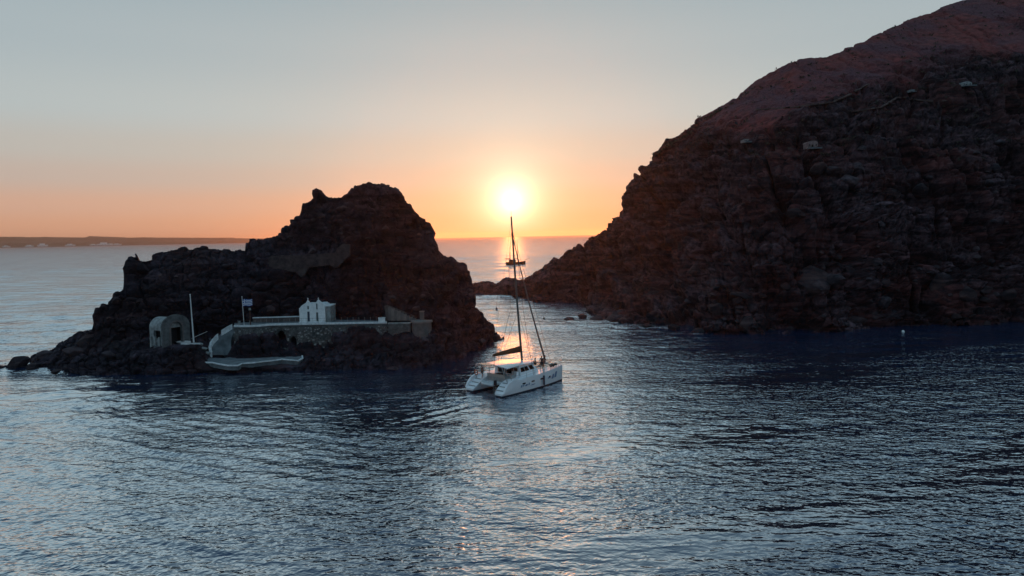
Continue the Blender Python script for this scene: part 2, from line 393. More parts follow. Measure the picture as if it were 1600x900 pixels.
    mr = t.nodes.new('ShaderNodeMapRange'); mr.inputs[1].default_value = .35; mr.inputs[2].default_value = .65; mr.inputs[3].default_value = .45; mr.inputs[4].default_value = 1.0; lk(big, mr.inputs[0])
    ca = t.nodes.new('ShaderNodeAttribute'); ca.attribute_name = 'calm'; cm = t.nodes.new('ShaderNodeMath'); cm.operation = 'MULTIPLY_ADD'; lk(ca.outputs['Fac'], cm.inputs[0]); cm.inputs[1].default_value = -.72; cm.inputs[2].default_value = 1.0
    sm_ = t.nodes.new('ShaderNodeMath'); sm_.operation = 'MULTIPLY'; lk(mr.outputs[0], sm_.inputs[0]); lk(cm.outputs[0], sm_.inputs[1]); mr = sm_
    n1 = bump(a, .18, None, mr.outputs[0]); n2 = bump(c, .08, n1, mr.outputs[0]); n3 = bump(far, .8, n2, .6)
    gl = t.nodes.new('ShaderNodeBsdfGlossy'); gl.inputs['Color'].default_value = (.84, .94, 1, 1); lk(n3, gl.inputs['Normal'])
    df = t.nodes.new('ShaderNodeBsdfDiffuse'); df.inputs['Color'].default_value = (.005, .030, .090, 1)
    lw = t.nodes.new('ShaderNodeLayerWeight'); lw.inputs['Blend'].default_value = .5; lk(n3, lw.inputs['Normal'])
    fr = t.nodes.new('ShaderNodeValToRGB'); lk(lw.outputs['Facing'], fr.inputs[0]); e0, e1 = fr.color_ramp.elements
    e0.position = .0; e0.color = (.03,)*3+(1,); e1.position = 1; e1.color = (.24,)*3+(1,)
    for p_, v_ in ((.42, .08), (.54, .30), (.64, .84), (.80, .92), (.90, .80), (.965, .36)): q_ = fr.color_ramp.elements.new(p_); q_.color = (v_,)*3+(1,)
    mxs = t.nodes.new('ShaderNodeMixShader'); lk(fr.outputs[0], mxs.inputs[0]); lk(df.outputs[0], mxs.inputs[1]); lk(gl.outputs[0], mxs.inputs[2])
    lk(mxs.outputs[0], t.nodes['Material Output'].inputs['Surface'])
    ln = t.nodes.new('ShaderNodeVectorMath'); ln.operation = 'LENGTH'; lk(ge.outputs['Position'], ln.inputs[0])
    rr = t.nodes.new('ShaderNodeMapRange'); rr.inputs[1].default_value = 100; rr.inputs[2].default_value = 600; rr.inputs[3].default_value = .10; rr.inputs[4].default_value = .20
    lk(ln.outputs['Value'], rr.inputs[0]); lk(rr.outputs[0], gl.inputs['Roughness']); t.nodes.remove(b)
    o = grid_mesh('sea', G, mt, smooth=True, attr={'calm': calm_[:, ::-1]})
    tag(o, kind='structure'); return o
build_sea()

# ------------------------------------------------------------------ islet
crest_i = [(-6, 590), (4, 578), (20, 569), (45, 565), (52, 556), (60, 552), (78, 549), (90, 540), (107, 532), (125, 522), (150, 517), (151, 500), (148, 486), (154, 477), (168, 474), (182, 463),
 (191, 455), (197, 448), (198, 428), (200, 410), (207, 400), (212, 395), (218, 402), (227, 404), (234, 400), (238, 396), (248, 393), (262, 390), (290, 388), (320, 390), (360, 391), (384, 392),
 (385, 380), (389, 372), (398, 372), (410, 376), (422, 372), (435, 366), (442, 357), (455, 352), (461, 340), (470, 334), (473, 318), (485, 312), (489, 308), (491, 297), (497, 295), (502, 303),
 (515, 311), (530, 307), (545, 300), (555, 291), (575, 286), (595, 289), (612, 295), (622, 301), (628, 310), (640, 322), (650, 333), (663, 343), (673, 352), (675, 372), (685, 390), (697, 402), (706, 398),
 (714, 404), (725, 411), (733, 424), (735, 440), (737, 477), (745, 488), (755, 500), (765, 510), (770, 522), (776, 528), (782, 540), (788, 560)]
#      px   dw   zA  dA    zB   dB    zC   dC    zD   dD    zE  dE    zF  dF   dc
tab_i = [(-6, 111, .1, 111.3, .2, 112, .3, 113, .4, 114, .5, 115, .6, 115.5, 116),
 (60, 110, .7, 110.6, 1, 112, 1.4, 113, 1.8, 114, 2, 115, 2.2, 116, 117),
 (110, 108, 1.1, 108.6, 1.8, 110.5, 2.4, 112, 3, 114, 3.6, 116, 4, 117, 118),
 (150, 105, 1.1, 105.6, 1.9, 107.5, 2.8, 109, 4, 112, 6, 115, 8, 117, 119),
 (200, 104, 1.1, 104.6, 2.2, 106.5, 3.0, 108, 4.5, 113, 10, 117, 15, 119, 121),
 (235, 103.5, 1.2, 104.2, 2.4, 106, 3.2, 108, 4.1, 114, 10, 117, 16, 120, 123),
 (262, 103.5, 1.2, 104.2, 3.3, 106.3, 3.8, 107.6, 4.0, 114.2, 10, 117, 16, 120, 124),
 (305, 103.5, 1.2, 104.2, 3.2, 106.3, 3.7, 107.6, 4.2, 114.2, 10, 117, 16, 120, 124),
 (330, 103.8, .5, 104.2, .7, 106, .8, 111.7, 3.4, 115.6, 10, 117, 16, 120, 124),
 (352, 103.8, .5, 104.2, .7, 108.5, .8, 112.2, 4.2, 116.8, 10, 118, 16, 121, 124),
 (375, 103.8, .5, 104.2, .7, 108.5, 4.2, 111.3, 5.6, 118.6, 9, 119.3, 15, 122, 125),
 (425, 103.8, .5, 104.2, .7, 109.0, 3.9, 111.4, 5.6, 118.8, 14.6, 120.3, 15.2, 123, 126),
 (440, 103.8, .5, 104.2, .7, 109.0, 2.2, 111.6, 5.6, 119, 14.6, 120.3, 15.2, 123.5, 126.5),
 (470, 103.8, .5, 104.2, .8, 109.0, 2.8, 111.6, 5.6, 120, 14.6, 121.3, 15.4, 123.5, 127),
 (490, 103.8, .9, 104.6, 1.3, 108, 1.5, 112.0, 5.6, 120.5, 14.8, 121.5, 15.8, 123.5, 127),
 (508, 103.8, .9, 104.6, 1.3, 108, 1.5, 112.0, 5.6, 120, 14.8, 121.5, 16, 123.5, 127),
 (528, 103.8, .9, 104.8, 2.6, 108, 4.0, 111.3, 5.6, 119, 14.8, 121.5, 16.5, 123.5, 127),
 (560, 104, 1.2, 105, 3.4, 108, 4.7, 111.3, 5.6, 117.5, 12, 119.6, 20, 123, 127),
 (592, 104, 1.2, 105, 3.0, 108, 4.4, 111.3, 5.6, 116.5, 12, 119, 20, 123, 127),
 (610, 104, 1.2, 105, 2.4, 108, 3.0, 111.3, 5.6, 116, 12, 118.5, 20, 123, 127),
 (640, 104.5, 1.2, 105.4, 2.6, 108, 3.4, 111, 5.6, 115, 12, 118.5, 20, 123, 127),
 (680, 106, 1.3, 107, 2.8, 109, 4.0, 112, 6.2, 114.5, 11, 117.5, 16, 121, 127),
 (712, 111, 1.3, 112, 2.8, 113.5, 4.5, 115, 7, 117, 10, 119, 13, 122, 127),
 (735, 117, 1.3, 118, 2.5, 119, 4, 120, 6, 121, 8, 122.5, 10, 124, 127),
 (760, 125, .8, 125.5, 1.4, 126, 2, 127, 2.8, 128, 3.4, 129, 4, 129.5, 130),
 (788, 132, .1, 132.2, .2, 132.4, .2, 132.6, .3, 132.8, .3, 133, .3, 133.3, 133.6)]
def mask_band(px, lo, hi, s=6): return np.clip((px-lo)/s, 0, 1)*np.clip((hi-px)/s, 0, 1)
pxs = np.linspace(-6, 788, 760)
G, Nn, vv, cpy = terrain(pxs, crest_i, tab_i, 16, 430, 3, 1, [1, 1, 3, 3, 4, 10, 6, 14, 3, 2])
calm = np.zeros(G.shape[:2])
calm += (mask_band(pxs, 300, 478, 10)[:, None])*(np.clip((vv-1.4)/.3, 0, 1)*np.clip((3.4-vv)/.5, 0, 1))[None, :]*.9
calm += (mask_band(pxs, 320, 372, 6)[:, None])*(np.clip((vv-3)/.3, 0, 1)*np.clip((5.4-vv)/.3, 0, 1))[None, :]*.9
calm += (mask_band(pxs, 232, 325, 10)[:, None])*(np.clip((vv-3.2)/.4, 0, 1)*np.clip((5.2-vv)/.3, 0, 1))[None, :]*.85
calm += (mask_band(pxs, 352, 660, 10)[:, None])*(np.clip((vv-4.2)/.3, 0, 1)*np.clip((5.15-vv)/.1, 0, 1))[None, :]*.9
calm += np.clip(1-np.abs(vv-8)/1.0, 0, 1)[None, :]*.45
calm = np.clip(calm, 0, 1)
lowl = np.clip((110-pxs)/60, 0, 1)[:, None]*.5+np.clip((pxs-745)/30, 0, 1)[:, None]*.6; calm = np.clip(np.maximum(calm, lowl+0*vv[None, :]), 0, 1)
Gi = rockify(G, Nn, 31, big=1.15, block=1.35, small=.5, strata=.4, bs=3.8, calm=calm, flatz=1.1, ledge=.45, lh=6.5)
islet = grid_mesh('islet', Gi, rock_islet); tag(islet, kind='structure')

# ------------------------------------------------------------------ headland
crest_h = [(728, 452), (735, 447), (745, 443), (760, 442), (775, 446), (790, 441), (815, 441), (830, 432), (850, 420), (870, 408), (880, 399), (898, 392), (905, 385), (925, 374), (940, 365), (955, 354),
 (958, 342), (966, 336), (967, 322), (972, 313), (977, 300), (979, 290), (990, 282), (998, 272), (1009, 266), (1012, 250), (1015, 241), (1025, 236), (1040, 225), (1055, 217), (1075, 205), (1080, 194), (1090, 186), (1110, 176),
 (1130, 165), (1155, 150), (1175, 135), (1200, 118), (1215, 110), (1240, 101), (1265, 98), (1290, 95), (1310, 88), (1340, 75), (1370, 62), (1400, 49), (1440, 33), (1470, 22), (1500, 13), (1525, 5), (1545, -2),
 (1600, -20), (1800, -75), (2200, -120), (2700, -100)]
crest_h = [(px+6*min(1, max(0, (px-940)/25), ) if px < 1140 else px+6*max(0, 1-(px-1140)/80), py) for px, py in crest_h]
tab_h = [(728, 246, .5, 247, 1, 248, 1.5, 249, 2, 250, 2.2, 251, 252),
 (760, 237, 1.2, 238, 2, 239, 2.6, 240, 3, 241, 3.4, 242, 243),
 (800, 228, 1.2, 229, 2, 230, 2.6, 231, 3.2, 233, 3.6, 235, 236),
 (840, 206, 1.8, 208, 3, 211, 4.3, 214, 5.5, 217, 6.6, 220, 223),
 (903, 201, 2.2, 203, 4, 206, 7, 210, 10, 214, 13, 219, 224),
 (912, 178, 1.4, 182, 3, 202, 7.5, 208, 11, 213, 14, 219, 224),
 (930, 165, 1.3, 168, 3, 196, 9, 206, 13, 212, 16.5, 218, 224),
 (955, 157, 1.6, 160, 4, 185, 12, 200, 17, 207, 19.5, 213, 220),
 (1000, 149, 1.8, 153, 6, 176, 18, 195, 27, 203, 34, 209, 215),
 (1060, 141, 2.0, 145, 9, 162, 22, 180, 34, 192, 44, 203, 216),
 (1125, 133, 3.0, 137, 12, 149, 24, 163, 38, 180, 50, 196, 222),
 (1200, 132, 4.5, 136, 14, 144, 27, 158, 44, 181, 52, 196, 234),
 (1320, 133, 5.0, 137, 15, 145, 31, 160, 50, 186, 60, 204, 258),
 (1400, 140, 5.0, 144, 15, 151, 32, 166, 52, 193, 65, 214, 275),
 (1500, 137, 5.0, 141, 15, 150, 33, 166, 57, 199, 73, 226, 300),
 (1600, 140, 5.0, 144, 16, 153, 34, 169, 62, 204, 80, 236, 318),
 (1800, 142, 5.0, 146, 16, 155, 36, 172, 68, 212, 90, 250, 345),
 (2200, 120, 5.0, 126, 16, 136, 36, 152, 68, 192, 90, 240, 350),
 (2700, 90, 5.0, 96, 16, 106, 36, 122, 68, 162, 90, 220, 340)]
pxh = np.concatenate([np.linspace(728, 1640, 900), np.linspace(1640, 2700, 120)[1:]])
G, Nn, vv, cpy = terrain(pxh, crest_h, tab_h, 60, 520, 9, 1, [1, 2, 7, 9, 10, 8, 12, 2, 1])
fade = np.clip((pxh-800)/180, 0, 1)[:, None]
soil = np.clip((vv[None, :]-5.55+.9*fbm(G.reshape(-1, 3)/16, 4, 77).reshape(G.shape[:2])+.25*fbm(G.reshape(-1, 3)/3, 2, 78).reshape(G.shape[:2]))/.7, 0, 1)*np.clip((pxh-1060)/60, 0, 1)[:, None]
calm = .84*soil
calm = np.maximum(calm, (1-fade)*.45)
calm = np.maximum(calm, np.clip(1-np.abs(vv-7)/.5, 0, 1)[None, :]*.55+0*soil)
spit = (np.clip((pxh-905)/8, 0, 1)*np.clip((1010-pxh)/60, 0, 1))[:, None]*(np.clip((vv-1)/.5, 0, 1)*np.clip((2.7-vv)/.5, 0, 1))[None, :]
calm = np.clip(np.maximum(calm, spit*.72), 0, 1)
Gh = rockify(G, Nn, 91, big=2.2, block=2.0, small=.85, strata=1.0, bs=6.5, calm=calm, flatz=1.5, ledge=3.4, lh=13.0)
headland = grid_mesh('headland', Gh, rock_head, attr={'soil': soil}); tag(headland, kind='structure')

# ------------------------------------------------------------------ surface picking helpers
def hgt(obj, x, y):
    """height of the rock straight below a high point"""
    ok, loc, nn, _ = obj.ray_cast(Vector((x, y, 300)), Vector((0, 0, -1)))
    return loc.z if ok else 0.0
def face_hit(obj, px, py):
    """first rock surface seen along a sight line of the photograph's viewpoint"""
    d = (fw+c_r*((px-800)/F)+c_u*((450-py)/F)).normalized()
    ok, loc, nn, _ = obj.ray_cast(Vector((0, 0, HC)), d)
    return (loc, nn) if ok else (None, None)

def boulder_mesh(name, seed, sub=3, flat=.8, cuts=13):
    rs = random.Random(seed); bm = bmesh.new(); bmesh.ops.create_icosphere(bm, subdivisions=sub, radius=1.0)
    planes = []
    for _ in range(cuts):
        n = Vector((rs.uniform(-1, 1), rs.uniform(-1, 1), rs.uniform(-.7, 1))).normalized(); planes.append((n, rs.uniform(.48, .82)))
    P = np.array([v.co[:] for v in bm.verts]); nz_ = fbm(P*1.3+seed, 3, seed); nf = fbm(P*4.5+seed, 2, seed+3)
    for i, v in enumerate(bm.verts):
        c = v.co*(1+.22*nz_[i]+.07*nf[i])
        for n, d in planes:
            q = c.dot(n)-d
            if q > 0: c = c-n*q*.92
        v.co = Vector((c.x, c.y, c.z*flat))
    me = bpy.data.meshes.new(name); bm.to_mesh(me); bm.free(); me.materials.append(rock_boulder); return me
BM = [boulder_mesh('boulder_shape', 100+i, 3 if i < 6 else 2, flat=random.uniform(.65, .95)) for i in range(10)]

# boulders lying against the islet's left tip: (px, py waterline-ish, radius m, label)
tip = [(27, 570, 2.0, 'low dark boulder alone at the far left tip of the islet, rounded and almost awash'),
       (68, 555, 1.7, 'dark pointed boulder just right of the leftmost rock, standing above the others there'),
       (52, 572, 1.2, 'small dark boulder low in the water between the two leftmost rocks of the islet'),
       (96, 562, 1.6, 'flat topped grey boulder in the row of rocks left of the islet cliff'),
       (88, 578, 1.1, 'small black boulder at the waterline below the flat topped grey one'),
       (118, 548, 1.9, 'large angular boulder with a tilted pale face left of the islet cliff'),
       (106, 572, 1.2, 'reddish pale boulder low in the rock pile left of the islet cliff'),
       (136, 533, 1.9, 'high square boulder leaning against the foot of the islet cliff at left'),
       (132, 560, 1.3, 'greenish grey slab boulder at the water below the square boulder'),
       (152, 566, 1.3, 'long low boulder at the waterline under the left islet cliff'),
       (172, 552, 1.4, 'grey boulder with a lit top under the left islet cliff'),
       (196, 572, 1.2, 'small dark boulder at the water left of the vaulted boathouse'),
       (222, 566, 1.3, 'dark boulder on the shore straight below the vaulted boathouse window'),
       (762, 520, 1.5, 'dark boulder high on the right tip of the islet facing the channel'),
       (775, 531, 1.1, 'small wet boulder at the very right tip of the islet'),
       (752, 538, 1.2, 'low boulder awash below the right tip of the islet')]
for i, (px, py, r, lab) in enumerate(tip):
    d = D(px, py+6) if px < 400 else D(px, py+8)
    z = .25*r if py > 565 else max(.25, Z(px, py, d)+.2)
    if px < 400 and py < 560:
        loc, nn = face_hit(islet, px, py)
        if loc: d, z = loc.y-.2, loc.z-.1*r
    o = bpy.data.objects.new('boulder', BM[i % 6]); col.objects.link(o); o.location = (X(px, d, z), d, z)
    o.scale = (r*random.uniform(.85, 1.25), r*random.uniform(.8, 1.1), r*random.uniform(.65, .95)); o.rotation_euler = (random.uniform(-.4, .4), random.uniform(-.4, .4), random.uniform(0, 6.28))
    tag(o, lab, 'boulder', 'boulders along the shore of the islet')
# breakwater rocks and the shore rocks of the headland
shore = [(747, 452, 2.3, 'first rock of the low reef in the channel, touching the islet side'), (764, 452, 2.0, 'second low reef rock in the channel, rounded top'),
         (783, 456, 2.4, 'reef rock in the channel just left of the tall mast'), (800, 457, 1.8, 'small reef rock in the channel behind the tall mast'),
         (824, 458, 2.2, 'reef rock where the low reef meets the headland slope'),
         (889, 497, 1.45, 'lone black rock standing in the water off the headland spit'), (909, 493, 1.2, 'small black rock at the tip of the flat headland spit'),
         (932, 497, 1.7, 'flat dark rock on the outer edge of the headland spit'), (975, 502, 1.8, 'low rock on the shore of the headland spit, wider than tall'),
         (1010, 508, 1.6, 'dark rock at the shore where the spit joins the headland'), (1052, 512, 1.5, 'shore rock under the left part of the headland cliff'),
         (1092, 516, 1.8, 'rounded shore rock left of the big buttress at the cliff foot')]
for i, (px, py, r, lab) in enumerate(shore):
    d = D(px, py+3); z = .15*r
    o = bpy.data.objects.new('boulder', BM[(i*3+1) % 6]); col.objects.link(o); o.location = (X(px, d, z), d, z)
    fl = .75 if px < 840 else .62
    o.scale = (r*random.uniform(1.0, 1.3), r, r*fl); o.rotation_euler = (0, 0, random.uniform(0, 6.28))
    tag(o, lab, 'boulder', 'rocks along the channel and headland shore')
# boulders sitting in the headland's face: parts of the headland
nb = 0
big_ones = [(1281, 262, 2.7), (1306, 265, 2.6), (1338, 262, 2.4), (1325, 282, 2.2), (1262, 436, 4.0), (1300, 438, 3.0), (1158, 462, 2.0), (1170, 505, 3.0), (1240, 330, 2.0), (1390, 300, 2.4), (1440, 295, 2.6),
            (1470, 440, 2.6), (1510, 455, 2.4), (1380, 470, 2.3), (1330, 500, 2.4), (1085, 420, 2.0), (1120, 480, 2.2), (1060, 470, 2.0), (1575, 458, 2.2)]
cand = list(big_ones)+[(920, 490, 2.2), (938, 494, 2.0), (958, 498, 2.3), (985, 503, 1.8)]
rs = random.Random(5)
while len(cand) < 230:
    px, py = rs.uniform(880, 1600), rs.uniform(150, 515)
    if rs.random() < .45: py = rs.uniform(400, 518)
    cand.append((px, py, rs.choice((.5, .6, .7, .8, 1.0, 1.3))))
for px, py, r in cand:
    loc, nn = face_hit(headland, px, py)
    if loc is None: continue
    o = bpy.data.objects.new('boulder', BM[rs.randrange(10)]); col.objects.link(o); o.parent = headland; o.location = loc-Vector((0, 0, .15*r))
    o.scale = (r*rs.uniform(.9, 1.4), r*rs.uniform(.7, 1.1), r*rs.uniform(.6, 1.0)); o.rotation_euler = (rs.uniform(-.3, .3), rs.uniform(-.3, .3), rs.uniform(0, 6.28)); nb += 1
# boulders in the face of the islet
for _ in range(130):
    px, py = rs.uniform(160, 740), rs.uniform(320, 575); loc, nn = face_hit(islet, px, py)
    if loc is None or (340 < px < 660 and loc.z < 8 and loc.y > 104.5): continue
    if 225 < px < 330 and 2.5 < loc.z < 9: continue
    r = rs.choice((.35, .45, .6, .8, 1.0))
    o = bpy.data.objects.new('boulder', BM[rs.randrange(10)]); col.objects.link(o); o.parent = islet; o.location = loc-Vector((0, 0, .2*r))
    o.scale = (r*rs.uniform(.9, 1.4), r, r*rs.uniform(.6, .95)); o.rotation_euler = (0, 0, rs.uniform(0, 6.28))
# low scrub on the hill
def scrub(host, spots, name):
    mb = MB()
    for p, r in spots:
        for _ in range(9):
            c = p+Vector((rs.gauss(0, r*.4), rs.gauss(0, r*.4), rs.uniform(0, r*.8))); s = r*rs.uniform(.25, .5)
            a, b2 = Vector((rs.uniform(-1, 1), rs.uniform(-1, 1), rs.uniform(-.3, 1))).normalized(), Vector((rs.uniform(-1, 1), rs.uniform(-1, 1), rs.uniform(-1, 1))).normalized()
            mb.add([c+a*s, c+b2*s, c-a*s*.6, c-b2*s*.8], [(0, 1, 2), (0, 2, 3)])
    o = mb.build(name, material('dry_scrub', (.045, .042, .03), .95)); return o
sp_ = []
for _ in range(620):
    px, py = rs.uniform(985, 1600), rs.uniform(0, 250)
    loc, nn = face_hit(headland, px, py)
    if loc is not None and loc.z > 34: sp_.append((loc, rs.uniform(.35, .9)))
for k in range(60):
    px = rs.uniform(1010, 1180); loc, nn = face_hit(headland, px, np.interp(px, [c[0] for c in crest_h], [c[1] for c in crest_h])+3)
    if loc is not None: sp_.append((loc, rs.uniform(.5, 1.1)))
tag(scrub(headland, sp_, 'scrub'), kind='stuff')

# ------------------------------------------------------------------ distant island
def distant_island():
    px_ = np.linspace(-330, 366, 500); prof = []
    for px in px_:
        top = 371.5+.4*vnoise(np.array([[px/9., 0, 0]]), 3)[0]+.5*vnoise(np.array([[px/40., 1, 0]]), 4)[0]+(px+0)*.004
        top -= 2.0*math.exp(-((px-103)/4)**2)+.9*math.exp(-((px-28)/7)**2)+.7*math.exp(-((px-290)/14)**2)
        if px > 356: top += (px-356)**1.55*.23
        prof.append(top)
    d0 = 9000.; rows = []
    for k, (fz, dd) in enumerate(((-.1, -60), (0, 0), (.18, 120), (.45, 200), (.62, 420), (1.0, 520), (.9, 1400), (-.2, 2600))):
        line = []
        for i, px in enumerate(px_):
            zt = Z(px, prof[i], d0+520)
            wob = 60*fbm(np.array([[px/12., k*3.1, 0]]), 3, 8)[0]
            line.append((X(px, d0, 10), d0+dd+(wob if 0 < fz < 1 else wob*.4), zt*fz*(1+(.12*vnoise(np.array([[px/5., k*2., 0]]), 12)[0] if 0 < fz < 1 else 0))))
        rows.append(line)
    G = np.array(rows).transpose(1, 0, 2)
    o = grid_mesh('distant_island', G, material('island_earth', (.10, .042, .034), .95, .004, 3, col2=(.07, .038, .034))); tag(o, kind='structure'); return o
distant_island()
labs = ['widest white house cluster at the waterline of the distant island', 'small white house on the distant island shore at the far left edge',
 'white building on the distant island shore, left of the middle of the strip', 'low white house on the distant island beside the tall dome shaped one',
 'tiny white house low on the distant island under its flat top', 'small pale house at the distant shore just right of the widest white cluster',
 'pale house at the distant shore just left of the widest white cluster']
for (px, wpx, hpx), lab in zip(((164, 20, 4.6), (10, 8, 3), (67, 12, 5), (46, 9, 3.2), (110, 12, 3.6), (183, 10, 2.6), (146, 8, 2.6)), labs):
    d = 8960.; z0 = 6; e = empty('waterfront_house', (X(px, d, z0), d, z0)); s = d/F
    tag(e, lab, 'house', 'white houses on the distant island shore')
    b = MB(); b.box((0, 0, hpx*s*.3), (wpx*s, 60, hpx*s*.6)); b.box((-wpx*s*.12, 8, hpx*s*.72), (wpx*s*.42, 40, hpx*s*.5)); b.build('wall', white_lime, e)
    [MB().box((wpx*s*q, -30.5, hpx*s*.3), (4, 2, 6)).build('window', dark_void, e) for q in (-.35, -.1, .15, .35)]

# ------------------------------------------------------------------ terrace with its retaining wall
TZ = 6.05; TD = 113.0
def wx(px, d=TD, z=TZ): return X(px, d, z)
front = [(366, 112.2), (376, 111.7), (390, 111.5), (404, 111.8), (416, 112.6), (424, 113.0), (470, 113.0), (520, 112.9), (560, 112.8), (604, 112.7)]
fpts = [Vector((wx(p, d), d, 0)) for p, d in front]
terr = MB(); back = [(wx(604, 117.5), 117.8), (wx(560, 118.5), 119), (wx(500, 120), 120.4), (wx(420, 119.5), 119.8), (wx(366, 117), 117)]
terr.slab([(p.x, p.y+.25) for p in fpts]+back, TZ-.35, TZ-.05)
o = terr.build('terrace_floor', concrete); tag(o, kind='structure')
wall = empty('retaining_wall', (fpts[0].x, fpts[0].y, 0)); tag(wall, 'long rubble retaining wall with white coping under the chapel terrace', 'wall')
wl = wall.location.copy()
def seg(mb, a, b, z0, z1, th, off=0.0):
    t = (b-a); ln = t.length; mid = (a+b)/2; rz = math.atan2(t.y, t.x); n = Vector((-math.sin(rz), math.cos(rz), 0))
    c = mid+n*(th/2+off)-wl; mb.box((c.x, c.y, (z0+z1)/2), (ln+.02, th, z1-z0), rz)
# masonry with two arched openings: built as columns of wall so that the openings are real holes
body = MB(); holes = [(430, 447, 3.0, 5.1), (452, 462, 3.0, 4.1)]
npx = np.concatenate([np.arange(366, 604, 2.0), [604]])
def ground_line(px): return float(np.interp(px, [366, 385, 400, 418, 440, 470, 486, 514, 530, 560, 590, 604], [2.5, 2.2, 2.4, 2.6, 1.6, 1.8, .7, .7, 2.6, 3.2, 3.0, 2.0]))
def fy(px): return float(np.interp(px, [f[0] for f in front], [f[1] for f in front]))
for a, b in zip(npx[:-1], npx[1:]):
    mp = (a+b)/2; z0 = ground_line(mp)-.6; z1 = TZ-.36; pa, pb = Vector((wx(a, fy(a)), fy(a), 0)), Vector((wx(b, fy(b)), fy(b), 0))
    th = .7+(.28 if 489 <= mp <= 511 else 0); off = -.28 if 489 <= mp <= 511 else 0
    hole = next((h for h in holes if h[0] <= mp <= h[1]), None)
    if hole:
        q = (mp-hole[0])/(hole[1]-hole[0])*2-1; ztop = hole[2]+(hole[3]-hole[2])*math.sqrt(max(.02, 1-q*q*.9))
        seg(body, pa, pb, ztop, z1, th, off)
        if hole[2] > z0: seg(body, pa, pb, z0, hole[2]-.9, th, off)
    else: seg(body, pa, pb, z0, z1, th, off)
body.build('masonry', mortar, wall)
st = MB()
for _ in range(2600):
    px = random.uniform(366, 604); z = random.uniform(ground_line(px)-.4, TZ-.45)
    if 489 <= px <= 511 and random.random() < .75: continue
    bad = False
    for h in holes:
        if h[0]-2 < px < h[1]+2 and h[2]-.9 < z < h[3]+.1: bad = True
    if bad: continue
    y = fy(px)-(.28 if 489 <= px <= 511 else 0); c = Vector((wx(px, y), y, z))-wl
    s = random.uniform(.12, .34); st.box((c.x, c.y-.02, c.z), (s*random.uniform(1, 1.7), .14+random.uniform(0, .1), s), random.uniform(-.25, .25), jit=s*.18)
so_ = st.build('rubble_stones', rubble, wall); so_['kind'] = 'stuff'
st = MB()
for _ in range(420):
    px = random.uniform(366, 604); z = random.uniform(ground_line(px)-.3, TZ-.5)
    if any(h[0]-2 < px < h[1]+2 and h[2]-.9 < z < h[3]+.1 for h in holes): continue
    y = fy(px)-(.28 if 489 <= px <= 511 else 0); c = Vector((wx(px, y), y, z))-wl; s = random.uniform(.12, .3)
    st.box((c.x, c.y-.06, c.z), (s*random.uniform(1, 1.5), .16, s*.9), random.uniform(-.25, .25), jit=s*.2)
so_ = st.build('pale_stones', rubble_pale, wall); so_['kind'] = 'stuff'
cop = MB()
for a, b in zip(fpts[:-1], fpts[1:]): seg(cop, a, b, TZ-.10, TZ+.20, .42, -.10)
cop.build('coping', white_kerb, wall)
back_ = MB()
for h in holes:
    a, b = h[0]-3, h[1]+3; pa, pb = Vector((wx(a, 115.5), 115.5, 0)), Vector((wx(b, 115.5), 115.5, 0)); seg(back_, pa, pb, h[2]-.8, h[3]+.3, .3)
back_.build('niche_shade', dark_void, wall)  # near-black sheets stand in for the shade inside the openings
# stones tumbled under the wall
# railing posts of the terrace: each a thing with its own place
rail = empty('terrace_railing', (fpts[0].x, fpts[0].y, TZ+.2)); tag(rail, 'thin dark post and wire railing along the edge of the chapel terrace', 'railing')
rw = MB(); prev = None
for px in list(range(372, 600, 9)):
    y = fy(px)+.12; p = Vector((wx(px, y), y, TZ+.18))-rail.location
    hgt_ = .8
    pm = MB(); pm.box((0, 0, hgt_/2), (.035, .035, hgt_)); pm.box((0, 0, hgt_+.02), (.06, .06, .04)); o = pm.build('post', alu, rail); o.location = p
    if prev is not None:
        for hz in (.4, .76): rw.tube([prev+Vector((0, 0, hz)), p+Vector((0, 0, hz))], .012, 4)
    prev = p
rw.build('wire', rope, rail)
# low bench wall at the back of the terrace
bw = empty('bench_wall', (wx(396, 117.2), 117.2, TZ)); tag(bw, 'low white bench wall at the back of the terrace, left of the chapel', 'wall')
m1 = MB(); a = Vector((0, 0, 0)); b = Vector((wx(470, 117.8)-wx(396, 117.2), .6, 0)); rz = math.atan2(b.y, b.x)
m1.box((b.x/2, b.y/2, .36), (b.length, .5, .72), rz); m1.build('masonry', brown_wall, bw)
m1 = MB(); m1.box((b.x/2, b.y/2, .79), (b.length+.1, .62, .14), rz); m1.build('seat_slab', white_kerb, bw)
for (px, py_, r, lab) in ((415, 489, .55, 'pale pointed rock standing behind the bench wall, left of the chapel'), (430, 491, .5, 'pale rounded rock behind the middle of the bench wall'),
                          (447, 489, .6, 'grey rock behind the bench wall nearest the chapel'), (405, 493, .5, 'small grey rock behind the left end of the bench wall')):
    o = bpy.data.objects.new('rock', BM[int(px) % 6]); col.objects.link(o); z = TZ+.95; o.location = (X(px, 118.6, z), 118.6, z); o.scale = (r*1.2, r, r*(1.5 if px == 415 else .9)); tag(o, lab, 'rock', 'rocks behind the bench wall')

